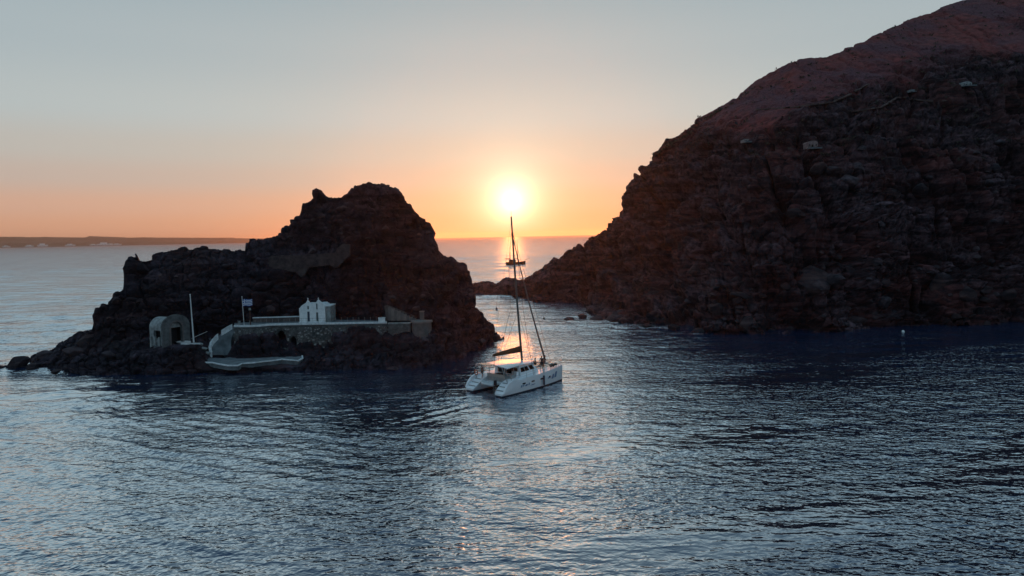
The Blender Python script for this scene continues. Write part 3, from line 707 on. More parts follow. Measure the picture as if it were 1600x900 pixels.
# ------------------------------------------------------------------ chapel
CD = 115.6; s_ = CD/F; cz = TZ-.05
ch = empty('chapel', (X(488, CD, cz), CD, cz)); tag(ch, 'small white chapel with twin gables and two tall doors on the terrace', 'chapel')
def lx(px): return X(px, CD, cz+2)-ch.location.x-.0
def lz(py): return (500.5-py)*s_
def facade(poly_px, opens, y0, th):
    """wall cut round its openings: strips in x, every strip split by the opening it crosses"""
    mb = MB(); xs = sorted(set([p[0] for p in poly_px]+[o[0] for o in opens]+[o[1] for o in opens]+list(np.arange(poly_px[0][0], poly_px[-1][0], 1.0))))
    top = lambda x: float(np.interp(x, [p[0] for p in poly_px], [p[1] for p in poly_px]))
    for a, b in zip(xs[:-1], xs[1:]):
        if b-a < 1e-4: continue
        mpx = (a+b)/2; cuts = [(lz(o[3]), lz(o[2])) for o in opens if o[0] <= mpx <= o[1]]; cuts.sort(); z = 0; spans = []
        for c0, c1 in cuts:
            if c0 > z+.01: spans.append((z, z, c0, c0))
            z = c1
        spans.append((z, z, lz(top(a)), lz(top(b))))
        for za, zb, zc, zd in spans:
            xa, xb = lx(a), lx(b); y1 = y0+th
            mb.add([(xa, y0, za), (xb, y0, zb), (xb, y0, zd), (xa, y0, zc), (xa, y1, za), (xb, y1, zb), (xb, y1, zd), (xa, y1, zc)], [(0, 1, 2, 3), (7, 6, 5, 4), (0, 4, 5, 1), (3, 2, 6, 7), (0, 3, 7, 4), (1, 5, 6, 2)])
    return mb
poly = [(467.5, 477.5), (468.6, 477), (471, 474), (474, 471.8), (478.5, 469.2), (480.3, 466.2), (482.3, 466.2), (484, 469), (487.5, 472.6), (490.5, 469.5), (494.8, 468.2), (496.6, 465.2), (498.6, 465.2), (500.4, 467.4), (503.4, 469.8), (506.2, 473.2), (507.5, 474)]
opens = [(479.6, 483.6, 483.2, 500.6), (480.2, 482.6, 474.2, 479.6), (493.4, 497.0, 484.6, 500.6), (494.0, 496.4, 470.8, 480.0)]
facade(poly, opens, 0, .45).build('facade', white_lime, ch)
m1 = MB(); xa, xb = lx(468.2), lx(506.8)
m1.box(((xa+xb)/2, 3.0, lz(477)/2), (xb-xa, 5.1, lz(477))); m1.build('nave_wall', white_lime, ch)
for a_, b_, pk in ((468.2, 487.5, 471.5), (487.5, 506.8, 471.0)):
    n_ = 10; pts = [(lx(a_)+(lx(b_)-lx(a_))*(.5-.5*math.cos(math.pi*k/n_)), lz(477)+(lz(pk)-lz(477))*math.sin(math.pi*k/n_)*.9) for k in range(n_+1)]
    MB().prism(pts, .46, 5.5).build('vault_roof', white_lime, ch)
for (a_, b_, t_, bt_) in opens:
    isdoor = bt_ > 490; m1 = MB(); zc = (lz(t_)+lz(bt_))/2; m1.box(((lx(a_)+lx(b_))/2, .30, zc), (lx(b_)-lx(a_), .06, lz(t_)-lz(bt_)))
    o = m1.build('door' if isdoor else 'window', blue_door if (isdoor and a_ < 490) else dark_void if a_ < 490 else material('grey_green_paint', (.10, .16, .17), .7), ch)
    fr = MB(); w_ = lx(b_)-lx(a_)
    for sgn in (-1, 1): fr.box(((lx(a_)+lx(b_))/2+sgn*(w_/2-.03), .22, zc), (.06, .08, lz(t_)-lz(bt_)-.02))
    fr.box(((lx(a_)+lx(b_))/2, .22, lz(t_)-.05), (w_-.13, .08, .07)); fr.build('frame', old_plaster, o)
for px in (481.3, 497.6):
    m1 = MB(); base = lz(467); x = lx(px); m1.box((x, .2, base+.12), (.22, .22, .3), top=(.6, .6)); m1.box((x, .2, base+.42), (.07, .07, .42)); m1.box((x, .2, base+.46), (.24, .06, .07)); m1.build('roof_cross', white_lime, ch)
m1 = MB(); m1.box(((xa+xb)/2, -.12, .10), (xb-xa+.3, .3, .20)); m1.build('plinth', white_kerb, ch)
m1 = MB(); w0, w1 = lx(508.2), lx(515); m1.box(((w0+w1)/2, 2.2, lz(476)/2), (w1-w0, 3.4, lz(476))); m1.build('side_wing', old_plaster, ch)
m1 = MB(); m1.box(((w0+w1)/2, 2.2, lz(476)+.08), (w1-w0+.15, 3.5, .16)); m1.build('side_roof', white_lime, ch)

# white block at the right end of the coping
e = empty('white_block', (wx(596.5, 112.9), 112.9, TZ+.2)); tag(e, 'white masonry block with a slab top at the right end of the terrace coping', 'block')
MB().box((0, .1, .3), (1.05, .6, .6)).build('body', white_lime, e); MB().box((0, .1, .645), (1.15, .7, .09)).build('cap', white_kerb, e)

# brown masonry stretch and round bastion
def cyl(mb, c, r, z0, z1, n=24, r1=None, a0=0, a1=2*math.pi):
    r1 = r1 or r; vv = []
    for k in range(n): a = a0+(a1-a0)*k/n; vv += [(c[0]+r*math.cos(a), c[1]+r*math.sin(a), z0), (c[0]+r1*math.cos(a), c[1]+r1*math.sin(a), z1)]
    ff = [(2*k, (2*k+2) % (2*n), (2*k+3) % (2*n), 2*k+1) for k in range(n)]; ff += [tuple(2*k for k in range(n))[::-1], tuple(2*k+1 for k in range(n))]; return mb.add(vv, ff)
br = empty('brown_wall', (wx(606, 112.8), 112.8, 3)); tag(br, 'brown stone wall between the white coping and the round bastion', 'wall')
w_ = wx(641, 112.8)-wx(606, 112.8); m1 = MB(); m1.box((w_/2, .4, 1.25), (w_, .8, 3.1)); m1.build('masonry', brown_wall, br)
st = MB()
for _ in range(260):
    s = random.uniform(.14, .36); st.box((random.uniform(.1, w_-.1), -.03, random.uniform(-.2, 2.7)), (s*1.5, .14, s), 0, jit=s*.15)
q = st.build('rubble_stones', rubble, br); q['kind'] = 'stuff'
m1 = MB(); m1.box((w_/2, .3, 2.9), (w_, .95, .18)); m1.build('coping', old_plaster, br)
bs_ = empty('bastion', (wx(658, 113.0), 113.6, 3.0)); tag(bs_, 'round brown stone bastion with a ledge at the right end of the terrace', 'bastion')
material('bastion_plaster', (.17, .15, .145), .95, 1.2, .06, col2=(.10, .09, .09))
cyl(MB(), (0, 0), 1.68, .6, 2.95, 28, 1.62).build('drum', MATS['bastion_plaster'], bs_)
cyl(MB(), (-.1, .1), 1.55, -.9, .6, 20, 1.62).build('footing', brown_wall, bs_)
cyl(MB(), (0, 0), 1.86, 2.95, 3.25, 28, 1.8).build('ledge', material('ledge_plaster', (.24, .20, .19), .95, 1.5, .05, col2=(.15, .13, .12)), bs_)
pl = empty('stone_pillar', (wx(659.5, 113.8), 113.9, 6.25)); tag(pl, 'short square stone pillar standing on the round bastion', 'pillar')
MB().box((0, 0, .7), (.68, .6, 1.4), jit=.03).build('shaft', MATS['bastion_plaster'], pl); MB().box((0, 0, 1.46), (.8, .72, .14)).build('cap', MATS['ledge_plaster'], pl)
stp = empty('stone_steps', (wx(650, 114.8), 114.8, 6.1)); tag(stp, 'rough stone stairway climbing left behind the round bastion', 'steps')
for k in range(9):
    m1 = MB(); hh = .35+.24*k; m1.box((-.30-.52*k, .15+.1*k, hh/2), (.56, .9, hh), jit=.025); m1.build('step', MATS['ledge_plaster'] if k % 2 else MATS['bastion_plaster'], stp)
m1 = MB(); m1.prism([(-5.2, 0), (-.3, 0), (-.3, .7), (-4.9, 2.6), (-5.4, 2.5)], .75, 1.15); m1.build('parapet', MATS['ruin_masonry'] if 'ruin_masonry' in MATS else brown_wall, stp)

# ------------------------------------------------------------------ ruined wall on the ledge above
rn = empty('ruined_wall', (X(420, 120.3, 15), 120.3, 15.0)); tag(rn, 'ruined brown fort wall on the ledge high above the chapel', 'wall')
poly_t = [(420, 400.5), (426, 399.5), (440, 399), (470, 398), (500, 396.5), (524, 394), (528, 387), (536, 381), (547, 381), (549, 388), (541, 394), (538, 404)]
poly_b = [(418, 414), (436, 421), (450, 422), (462, 424), (470, 432), (476, 424), (482, 416), (500, 414), (516, 412), (524, 418), (538, 404), (549, 396)]
m1 = MB(); st = MB()
for a in np.arange(420, 546, 2.0):
    b_ = a+2; t0, t1 = (float(np.interp(q, [p[0] for p in poly_t[:9]], [p[1] for p in poly_t[:9]])) for q in (a, b_)); bt = float(np.interp(a+1, [p[0] for p in poly_b], [p[1] for p in poly_b]))
    d = 120.2; x0, x1 = X(a, d, 16)-rn.location.x, X(b_, d, 16)-rn.location.x; zt0, zt1, zb = Z(a, t0, d)-15, Z(b_, t1, d)-15, Z(a, bt, d)-15.2
    j = random.uniform(0, .12)
    m1.add([(x0, 0, zb), (x1, 0, zb), (x1, 0, zt1-j), (x0, 0, zt0-j), (x0, 1.1, zb), (x1, 1.1, zb), (x1, 1.1, zt1-j), (x0, 1.1, zt0-j)], [(0, 1, 2, 3), (7, 6, 5, 4), (3, 2, 6, 7), (0, 3, 7, 4), (1, 5, 6, 2), (0, 4, 5, 1)])
    for _ in range(7):
        s = random.uniform(.12, .32); st.box((random.uniform(x0, x1), -.02, random.uniform(zb+.1, min(zt0, zt1)-.1)), (s*1.5, .12, s), 0, jit=s*.15)
m1.build('masonry', material('ruin_masonry', (.085, .066, .068), .95, .9, .08, col2=(.025, .021, .025)), rn)
q = st.build('rubble_stones', MATS['ruin_masonry'], rn); q['kind'] = 'stuff'

# ------------------------------------------------------------------ landing, ramp and curved parapets
ld_poly = [(305, 564), (318, 568), (332, 568.5), (345, 571), (356, 573), (372, 573), (378, 570), (400, 568), (418, 566), (440, 563), (466, 565.5), (473, 561), (472, 556), (468, 553), (430, 554), (395, 556), (372, 557), (350, 561), (325, 560)]
LZ = 1.25
pts = []
for px, py in ld_poly: d = D(px, py, LZ); pts.append((X(px, d, LZ), d))
lp = MB(); lp.slab(pts, LZ-.7, LZ); o = lp.build('quay', concrete); tag(o, kind='structure')
qe = empty('quay_kerb', (pts[0][0], pts[0][1], LZ)); tag(qe, 'pale uneven kerb along the seaward edge of the boat landing', 'kerb')
km = MB()
for (ax_, ay_), (bx, by) in zip(pts[:12], pts[1:13]):
    a = Vector((ax_, ay_, 0))-Vector((qe.location.x, qe.location.y, 0)); b = Vector((bx, by, 0))-Vector((qe.location.x, qe.location.y, 0)); t = b-a
    km.box(((a.x+b.x)/2, (a.y+b.y)/2-.02, .04), (t.length+.1, .22, .16), math.atan2(t.y, t.x), jit=.03)
km.build('kerb_stones', white_kerb, qe)
# ramp: a curving concrete sheet from the landing up to the terrace
rl = [(330, 556, 112.0), (329, 548, 112.4), (331, 540, 112.8), (336, 532, 113.2), (343, 524, 113.6), (352, 516, 114), (362, 510, 114.4)]
rr_ = [(366, 556, 112.0), (363, 549, 112.3), (361, 541, 112.7), (361, 533, 113.1), (363, 525, 113.5), (367, 517, 113.9), (374, 509.5, 114.3)]
vv = []; ff = []
for (a, b_, d1), (c, e_, d2) in zip(rl, rr_):
    for px, py, d in ((a, b_, d1), (c, e_, d2)): z = Z(px, py, d); vv += [(X(px, d, z), d, z), (X(px, d, z), d, z-1.3)]
for k in range(len(rl)-1):
    i = 4*k; j = i+4; ff += [(i, i+2, j+2, j), (i+1, j+1, j+3, i+3), (i, j, j+1, i+1), (i+2, i+3, j+3, j+2)]
o = MB().add(vv, ff).build('ramp', concrete); tag(o, kind='structure')
def parapet(name, label, pts_, h, w, mat):
    P = [at(px, py, d) for px, py, d in pts_]; e = empty(name, P[0]); m1 = MB()
    for a, b in zip(P[:-1], P[1:]):
        n = Vector((-(b-a).y, (b-a).x, 0)).normalized()*w/2; vv = [a-n, a+n, b+n, b-n]; vv = [v-P[0] for v in vv]
        m1.add([v-Vector((0, 0, .5)) for v in vv]+[v+Vector((0, 0, h)) for v in vv], [(3, 2, 1, 0), (4, 5, 6, 7), (0, 1, 5, 4), (1, 2, 6, 5), (2, 3, 7, 6), (3, 0, 4, 7)])
    m1.build('masonry', mat, e); cp_ = MB()
    for a, b in zip(P[:-1], P[1:]):
        n = Vector((-(b-a).y, (b-a).x, 0)).normalized()*(w/2+.04); vv = [a-n, a+n, b+n, b-n]; vv = [v-P[0] for v in vv]
        cp_.add([v+Vector((0, 0, h+.003)) for v in vv]+[v+Vector((0, 0, h+.1)) for v in vv], [(3, 2, 1, 0), (4, 5, 6, 7), (0, 1, 5, 4), (1, 2, 6, 5), (2, 3, 7, 6), (3, 0, 4, 7)])
    cp_.build('coping', white_kerb, e); tag(e, label, 'wall'); return e
parapet('ramp_parapet', 'curved white parapet on the seaward side of the ramp', [(330, 556, 111.9), (328, 548, 112.3), (330, 540, 112.7), (333, 535, 113.0), (337, 530, 113.2), (341, 527, 113.4)], .45, .36, white_kerb)
parapet('ramp_parapet', 'short slanting white parapet at the top of the ramp by the terrace', [(346, 521, 113.7), (354, 516, 113.9), (363, 511.5, 114.2)], .4, .34, white_kerb)
for k, (px, py, r, lab) in enumerate(((318, 545, .55, 'pale broken stone left of the curved ramp parapet, upper one'), (323, 552, .5, 'pale broken stone beside the foot of the curved ramp parapet'), (313, 538, .5, 'grey stone below the flat pad between boathouse and ramp'))):
    loc, nn = face_hit(islet, px, py)
    if loc: o = bpy.data.objects.new('rock', BM[k]); col.objects.link(o); o.location = loc; o.scale = (r*1.3, r, r*.8); o.data = BM[k].copy(); o.data.materials.clear(); o.data.materials.append(old_plaster); tag(o, lab, 'rock', 'pale stones beside the ramp')
# little rowing boat hauled out on the landing
def small_boat(loc, rz, label):
    e = empty('dinghy', loc, rz); tag(e, label, 'dinghy')
    sec = []; n = 9
    for k in range(n):
        t = k/(n-1); w = .62*math.sin(math.pi*min(1, .28+.72*t)**1.0)**.7 if t < 1 else .04; w = max(.05, .62*(1-max(0, t-.35)**2/.4225*.95)); zk = .05+.25*max(0, t-.6); sh = .42+.14*t*t
        sec.append([(t*2.8-1.4, y, z) for y, z in ((-w, sh), (-w*.85, sh*.45), (0, zk), (w*.85, sh*.45), (w, sh))])
    vv = [v for r_ in sec for v in r_]; ff = [(k*5+j, k*5+j+1, k*5+j+6, k*5+j+5) for k in range(n-1) for j in range(4)]+[(0, 4, 3, 2, 1)]
    h = MB().add(vv, ff).build('hull', white_metal, e); sm = h.modifiers.new('thick', 'SOLIDIFY'); sm.thickness = .05
    m1 = MB(); [m1.box((x, 0, .34), (.22, .95, .04)) for x in (-.8, 0)]; m1.build('thwart', wood, e)
d = D(413, 557, 1.3); small_boat((X(413, d, 1.3), d, 1.27), .3, 'small white dinghy lying on the boat landing under the terrace wall')

# ------------------------------------------------------------------ vaulted boathouse
bh = empty('boathouse', (X(274, 108.9, 3.7), 109.0, 4.15), R(60)); tag(bh, 'weathered vaulted boathouse with an arched front and a side window', 'boathouse')
W2, LEN, HS = 1.75, 4.0, 2.3        # half width, length, springing height ; local -Y is the arched front
def arch(r, n=16): return [(r*math.cos(math.pi*k/n), HS+r*math.sin(math.pi*k/n)*.92) for k in range(n+1)]
MB().prism([(W2, HS)]+arch(W2, 18)[1:-1]+[(-W2, HS)], 0, LEN).build('vault_roof', old_plaster, bh)
m1 = MB()   # stepped front gable cut by the arched opening
ow, oh = .95, 2.3
xs = np.linspace(-2.35, 2.35, 48)
for a, b in zip(xs[:-1], xs[1:]):
    mx_ = (a+b)/2; top = HS+.25+1.85*math.sqrt(max(0, 1-(mx_/2.35)**2)); z0 = -.6
    if abs(mx_) < ow: z0 = oh-ow*.0+math.sqrt(max(0, ow**2-mx_**2))
    m1.box((mx_, -.22, (z0+top)/2), (b-a+.002, .44, top-z0))
m1.build('front_gable', material('dark_plaster', (.15, .16, .165), .9, 1.2, .08, col2=(.05, .052, .056)), bh)  # gable plaster darker than the roof and side wall
m1 = MB(); n = 14
for k in range(n):
    a0, a1 = math.pi*k/n, math.pi*(k+1)/n; r0_, r1_ = ow+.02, ow+.30
    q = [(r*math.cos(a), oh+r*math.sin(a)) for r, a in ((r0_, a0), (r1_, a0), (r1_, a1), (r0_, a1))]
    m1.prism(q, -.52, -.445)
for sgn in (-1, 1): m1.box((sgn*(ow+.16), -.485, oh/2-.3), (.28, .075, oh+.55))
m1.build('arch_surround', MATS['bastion_plaster'], bh)
m1 = MB()   # side wall facing left, with a window, on two piers
m1.box((-W2+.2, LEN*.14, HS/2-.3), (.4, LEN*.28, HS+.6)); m1.box((-W2+.2, LEN*.86, HS/2-.3), (.4, LEN*.28, HS+.6)); m1.box((-W2+.2, LEN*.5, .0), (.4, LEN*.44, 1.2)); m1.box((-W2+.2, LEN*.5, HS-.2), (.4, LEN*.44, .4))
for y in (.3, 1.3, 2.4, 3.5): m1.box((-W2-.12, y, -.5), (.3, .45, 2.8), top=(.8, .8))
m1.build('side_wall', old_plaster, bh)
m1 = MB(); m1.box((W2-.2, LEN/2, HS/2-.3), (.4, LEN, HS+.6)); m1.box((0, LEN-.2, HS/2), (2*W2-.8, .4, HS)); m1.box((-W2+.75, LEN/2, 1.2), (.1, LEN-.9, 2)); m1.box((0, .9, 1.0), (1.9, .1, 4)); m1.build('dark_interior', dark_void, bh)  # walls and extra sheets coloured near-black for the shade inside the vault
pad = MB(); pp = [(240, 541), (285, 538), (312, 527), (330, 529), (326, 523), (308, 520), (285, 521), (262, 519), (240, 524)]
q = [];
for px, py in pp: d = D(px, py, 3.75); q.append((X(px, d, 3.75), d))
pad.slab(q, 3.1, 3.72); o = pad.build('boathouse_yard', concrete); tag(o, kind='structure')
lw = empty('yard_kerb', (X(285, 108.4, 3.8), 108.4, 3.75)); tag(lw, 'thin white kerb along the yard between boathouse and tall mast', 'kerb')
MB().box((1.3, 0, .10), (3.0, .3, .2), .02).build('kerb_stones', white_kerb, lw)
d = 108.9; small_boat((X(289, d, 4), d, 3.74), -.5, 'small white dinghy beside the arched front of the boathouse')
aw = empty('canopy', (X(311, 109.6, 4), 109.6, 3.75)); tag(aw, 'small tilted white canopy sheet on posts right of the tall white mast', 'canopy')
MB().add([(-.9, -.6, .9), (1.0, -.6, 1.7), (1.1, .7, 1.8), (-.8, .7, 1.0), (-.9, -.6, .84), (1.0, -.6, 1.64), (1.1, .7, 1.74), (-.8, .7, .94)], [(0, 1, 2, 3), (7, 6, 5, 4), (0, 4, 5, 1), (1, 5, 6, 2), (2, 6, 7, 3), (3, 7, 4, 0)]).build('sheet', white_lime, aw)
for x, y, h in ((-.8, -.5, .9), (.9, -.5, 1.62), (.9, .6, 1.68), (-.7, .6, .95)): MB().box((x, y, h/2), (.06, .06, h)).build('post', wood, aw)

# poles
pz = 3.7; p = empty('flag_mast', (X(303, 108.6, pz), 108.6, pz)); tag(p, 'tall bare white mast with a crosstree beside the boathouse', 'mast'); p.rotation_euler = (0, R(-1.2), 0)
MB().tube([(0, 0, 0), (0, 0, 4), (0, 0, 8.0)], .13, 8, .07).build('pole', white_metal, p); MB().tube([(0, 0, 7.95), (0, 0, 8.12)], .11, 8).build('truck', white_metal, p); MB().box((0, 0, .15), (.5, .5, .3)).build('base', concrete, p)
fp = empty('flagpole', (X(381.5, 112.0, TZ), 112.0, TZ+.1)); tag(fp, 'thin white flagpole at the left corner of the chapel terrace', 'flagpole'); fp.rotation_euler = (0, R(-1.5), 0)
MB().tube([(0, 0, 0), (0, 0, 4.75)], .06, 6, .045).build('pole', white_metal, fp); MB().tube([(0, 0, 4.72), (0, 0, 4.86)], .08, 6).build('finial', white_metal, fp)
fl = empty('flag', (X(381.5, 112.0, TZ)-.12, 112.0, TZ+3.25)); tag(fl, 'blue and white striped flag flying from the thin flagpole', 'flag')
FWd, FH = 1.55, 1.15
def fpos(u, v): return (u*FWd+.05, .12*math.sin(u*7+1)*(u+.2), v*FH+.28*u*.6+.07*math.sin(u*6))
for name, mat, test in (('blue_stripe', flag_blue, 0), ('white_stripe', flag_white, 1)):
    for k in range(9):
        if k % 2 != test: continue
        v0, v1 = 1-(k+1)/9, 1-k/9; u0_ = .37 if k < 5 else 0; vv = []; n = 10
        for i in range(n+1): u = u0_+(1-u0_)*i/n; vv += [fpos(u, v0), fpos(u, v1)]
        MB().add(vv, [(2*i, 2*i+2, 2*i+3, 2*i+1) for i in range(n)]).build(name, mat, fl)
def fpatch(name, mat, ua, ub, va, vb):
    vv = []; n = 4
    for i in range(n+1): u = ua+(ub-ua)*i/n; vv += [fpos(u, va), fpos(u, vb)]
    MB().add(vv, [(2*i, 2*i+2, 2*i+3, 2*i+1) for i in range(n)]).build(name, mat, fl)
for ua, ub, va, vb in ((0, .145, 4/9, .67), (.225, .37, 4/9, .67), (0, .145, .77, 1), (.225, .37, .77, 1)): fpatch('canton', flag_blue, ua, ub, va, vb)
fpatch('cross', flag_white, .145, .225, 4/9, 1); fpatch('cross', flag_white, 0, .145, .67, .77); fpatch('cross', flag_white, .225, .37, .67, .77)
lp_ = empty('lamp_post', (X(391.5, 113.5, TZ), 113.5, TZ)); tag(lp_, 'short rusty lamp post with a round head beside the flagpole', 'lamp post')
MB().tube([(0, 0, 0), (0, 0, 2.5)], .11, 8, .08).build('post', rust, lp_); cyl(MB(), (0, 0), .22, 2.5, 2.85, 10, .16).build('lantern', old_plaster, lp_)
lp2 = empty('lamp_post', (X(374.5, 112.2, TZ), 112.2, TZ)); tag(lp2, 'stubby post at the outermost left end of the terrace coping', 'post')
MB().box((0, 0, .45), (.26, .26, .9)).build('shaft', old_plaster, lp2)

# ------------------------------------------------------------------ houses in the headland's face
def cliff_house(px, py, wpx, hpx, label, mat, dome=False, rz=0.0):
    loc, nn = face_hit(headland, px, py+2)
    if loc is None: return
    s = loc.y/F; w, h = wpx*s, hpx*s; e = empty('cave_house', (loc.x, loc.y-.8, Z(px, py+hpx*.5, loc.y)), rz); tag(e, label, 'house')
    m1 = MB(); dp = 3.0
    xs = np.linspace(-w/2, w/2, 15); dx0, dx1 = -.12*w, .10*w
    for a, b in zip(xs[:-1], xs[1:]):
        mx_ = (a+b)/2; z0 = h*.55 if dx0 < mx_ < dx1 else 0
        m1.box((mx_, .15, (z0+h*.8)/2), (b-a+.001, .3, h*.8-z0))
    m1.box((0, dp/2+.3, h*.4), (w, dp-.6+.6, h*.8-.01)) if False else m1.box((-w*.31, dp/2, h*.4-.01), (w*.36, dp-.6, h*.78)); m1.box((w*.3, dp/2, h*.4-.01), (w*.38, dp-.6, h*.78)); m1.build('wall', mat, e)
    m1 = MB(); n = 8; m1.prism([(w*.5*math.cos(math.pi*k/n), h*.8+h*(.34 if dome else .08)*math.sin(math.pi*k/n)) for k in range(n+1)], 0, dp); m1.build('roof', mat, e)
    MB().box(((dx0+dx1)/2, .5, h*.3), (dx1-dx0+.1, .1, h*.58)).build('door', dark_void, e)
    for x in (-.34, .32): MB().box((w*x, -.012, h*.48), (w*.12, .02, h*.22)).build('window', dark_void, e)
    m1 = MB(); m1.box((0, -.8, -.15), (w*1.25, 1.5, .3)); m1.build('yard', concrete, e)
cliff_house(1268, 229, 15, 10, 'pinkish white ruined cave house in the middle of the headland face', material('pink_plaster', (.34, .24, .23), .9, .8, .05, col2=(.12, .08, .08)), True)
cliff_house(1424, 147, 11, 4, 'low pale cave house high on the headland, left of the bluish one', material('pale_plaster', (.34, .36, .38), .9, .8, .05, col2=(.2, .21, .22)))
cliff_house(1508, 137, 14, 6, 'bluish white house highest on the headland face near the right edge', old_plaster, True)
cliff_house(1165, 222, 8, 5, 'tiny pale hut low on the left part of the headland slope', material('grey_plaster', (.24, .22, .22), .9))
# a zigzag donkey path in pale dust, half buried in the slope
def path_strip(pts_):
    vv = []; ff = []; seq = []
    for (a, b) in zip(pts_[:-1], pts_[1:]):
        for k in range(8): seq.append((a[0]+(b[0]-a[0])*k/8, a[1]+(b[1]-a[1])*k/8))
    P = [face_hit(headland, *q)[0] for q in seq]; P = [q for q in P if q is not None]
    for q in P: vv += [(q.x, q.y-.9, q.z+.12), (q.x, q.y+.5, q.z+.22)]
    for i in range(len(P)-1):
        if (P[i+1]-P[i]).length < 7: ff.append((2*i, 2*i+2, 2*i+3, 2*i+1))
    o = MB().add(vv, ff).build('path', material('path_dust', (.11, .07, .065), .95, .6, .05)); sm = o.modifiers.new('t', 'SOLIDIFY'); sm.thickness = .3; tag(o, kind='structure')
path_strip([(1180, 172), (1240, 168), (1300, 160), (1345, 140), (1358, 133)])
path_strip([(1330, 175), (1375, 168), (1400, 153), (1440, 158), (1480, 160)])

# ------------------------------------------------------------------ buoys
def buoy(px, py, r, mat, label, line=False):
    d = D(px, py); e = empty('buoy', (X(px, d, 0), d, 0)); tag(e, label, 'buoy')
    bm = bmesh.new(); bmesh.ops.create_uvsphere(bm, u_segments=14, v_segments=10, radius=r); me = bpy.data.meshes.new('ball'); bm.to_mesh(me); bm.free()
    o = link('ball', me, mat, e, True); o.location.z = r*.45
    MB().tube([(0, 0, r*1.35), (0, 0, r*1.75)], r*.22, 6).build('eye', rope, e)
    if line: MB().tube([(0, 0, r*1.6), (.15, .3, 2.4), (.5, .8, 5.2)], .05, 4).build('pole', rope, e); MB().box((.5, .8, 5.4), (.5, .06, .4)).build('pennant', cloth_dark, e)
buoy(1411, 520, .27, buoy_white, 'single white mooring buoy on the dark water under the headland')
buoy(776, 484, .36, fender_m, 'dark mooring buoy with a thin marker pole in the channel left of the mast', True)
buoy(850, 499, .28, rope, 'small dark float in the channel between the mast and the lone black rock')

# ------------------------------------------------------------------ catamaran
CA = math.atan2(.74, .67)
cat = empty('catamaran', (-3.85, 85.5, 0), CA); CS = 1.05; cat.scale = (CS,)*3; tag(cat, 'white sailing catamaran with furled sails and bare mast, anchored in the channel', 'catamaran')
def W_(x, y, z): return cat.location+CS*Vector((x*math.cos(CA)-y*math.sin(CA), x*math.sin(CA)+y*math.cos(CA), z))
#      x    half deck, half waterline, deck z, keel z
ST = [(0.0, .62, .50, .42, -.05), (.25, .74, .56, .62, -.25), (.8, .80, .60, .98, -.35), (1.5, .84, .64, 1.42, -.45), (2.2, .86, .66, 1.66, -.5), (3.5, .88, .70, 1.74, -.55), (5.5, .88, .70, 1.80, -.6),
      (7.5, .84, .62, 1.88, -.55), (9.2, .74, .48, 1.95, -.45), (10.6, .55, .30, 2.02, -.35), (11.6, .32, .14, 2.07, -.2), (12.2, .10, .04, 2.10, -.05)]
for sgn, nm in ((-1, 'starboard'), (1, 'port')):
    yc = 2.45*sgn; vv = []; bot = []
    for x, wd, ww, h, k in ST:
        fl_ = .05 if x > 3 else 0
        vv += [(x, yc-wd, h), (x, yc-wd*1.02, h*.62), (x, yc-ww-(wd-ww)*.25, .18), (x, yc+ww+(wd-ww)*.25, .18), (x, yc+wd*1.02, h*.62), (x, yc+wd, h)]
        bot += [(x, yc-ww-(wd-ww)*.25+.004, .179), (x, yc-ww, 0), (x, yc, k), (x, yc+ww, 0), (x, yc+ww+(wd-ww)*.25-.004, .179)]
    n = len(ST); ff = [(i*6+j, i*6+j+1, i*6+j+7, i*6+j+6) for i in range(n-1) for j in (0, 1, 3, 4)]+[(i*6+5, i*6, i*6+6, i*6+11) for i in range(n-1)]
    ff += [(0, 5, 4, 3, 2, 1), tuple((n-1)*6+j for j in range(6))]
    hull = MB().add(vv, ff).build('hull', gelcoat, cat, True)
    es = hull.modifiers.new('split', 'EDGE_SPLIT'); es.split_angle = R(38)
    ff = [(i*5+j, i*5+j+1, i*5+j+6, i*5+j+5) for i in range(n-1) for j in range(4)]+[(0, 4, 3, 2, 1)]
    MB().add(bot, ff).build('underbody', antifoul, hull)
    # outer quarter moulding that rises behind the transom steps
    q = []; out = yc+sgn*.80
    m1 = MB(); prof = [(.05, .45), (.35, 1.0), (1.0, 1.62), (1.9, 1.90), (2.6, 1.9), (2.6, 1.5), (.6, .6)]
    m1.add([(x, out+sgn*.05, z) for x, z in prof]+[(x, out-sgn*.22, z) for x, z in prof], [tuple(range(7)), tuple(range(13, 6, -1))]+[(i, (i+1) % 7, (i+1) % 7+7, i+7) for i in range(7)]); m1.build('quarter_moulding', gelcoat, hull)
    for k in range(3): MB().box((.55+.55*k, yc-sgn*.1, .72+.34*k), (.52, 1.1, .08)).build('transom_step', deck_grey, hull)
    for x, w_p in ((3.6, .55), (5.3, .55), (7.0, .5), (8.7, .32)):
        hw = float(np.interp(x, [s_[0] for s_ in ST], [s_[1] for s_ in ST])); MB().box((x, yc+sgn*hw*1.02, 1.16), (w_p, .05, .17)).build('porthole', glassy, hull)
    # toe rail and stanchions with lifelines
    for x in (2.6, 4.2, 5.8, 7.4, 9.0, 10.4, 11.6):
        hw = float(np.interp(x, [s_[0] for s_ in ST], [s_[1] for s_ in ST])); h = float(np.interp(x, [s_[0] for s_ in ST], [s_[3] for s_ in ST])); y = yc+sgn*(hw-.06)
        MB().tube([(x, y, h), (x, y, h+.62)], .018, 5).build('stanchion', alu, cat)
    for dz in (.32, .6):
        MB().tube([(x, yc+sgn*(float(np.interp(x, [s_[0] for s_ in ST], [s_[1] for s_ in ST]))-.06), float(np.interp(x, [s_[0] for s_ in ST], [s_[3] for s_ in ST]))+dz) for x in (2.6, 4.2, 5.8, 7.4, 9.0, 10.4, 11.6)], .011, 4).build('lifeline', alu, cat)
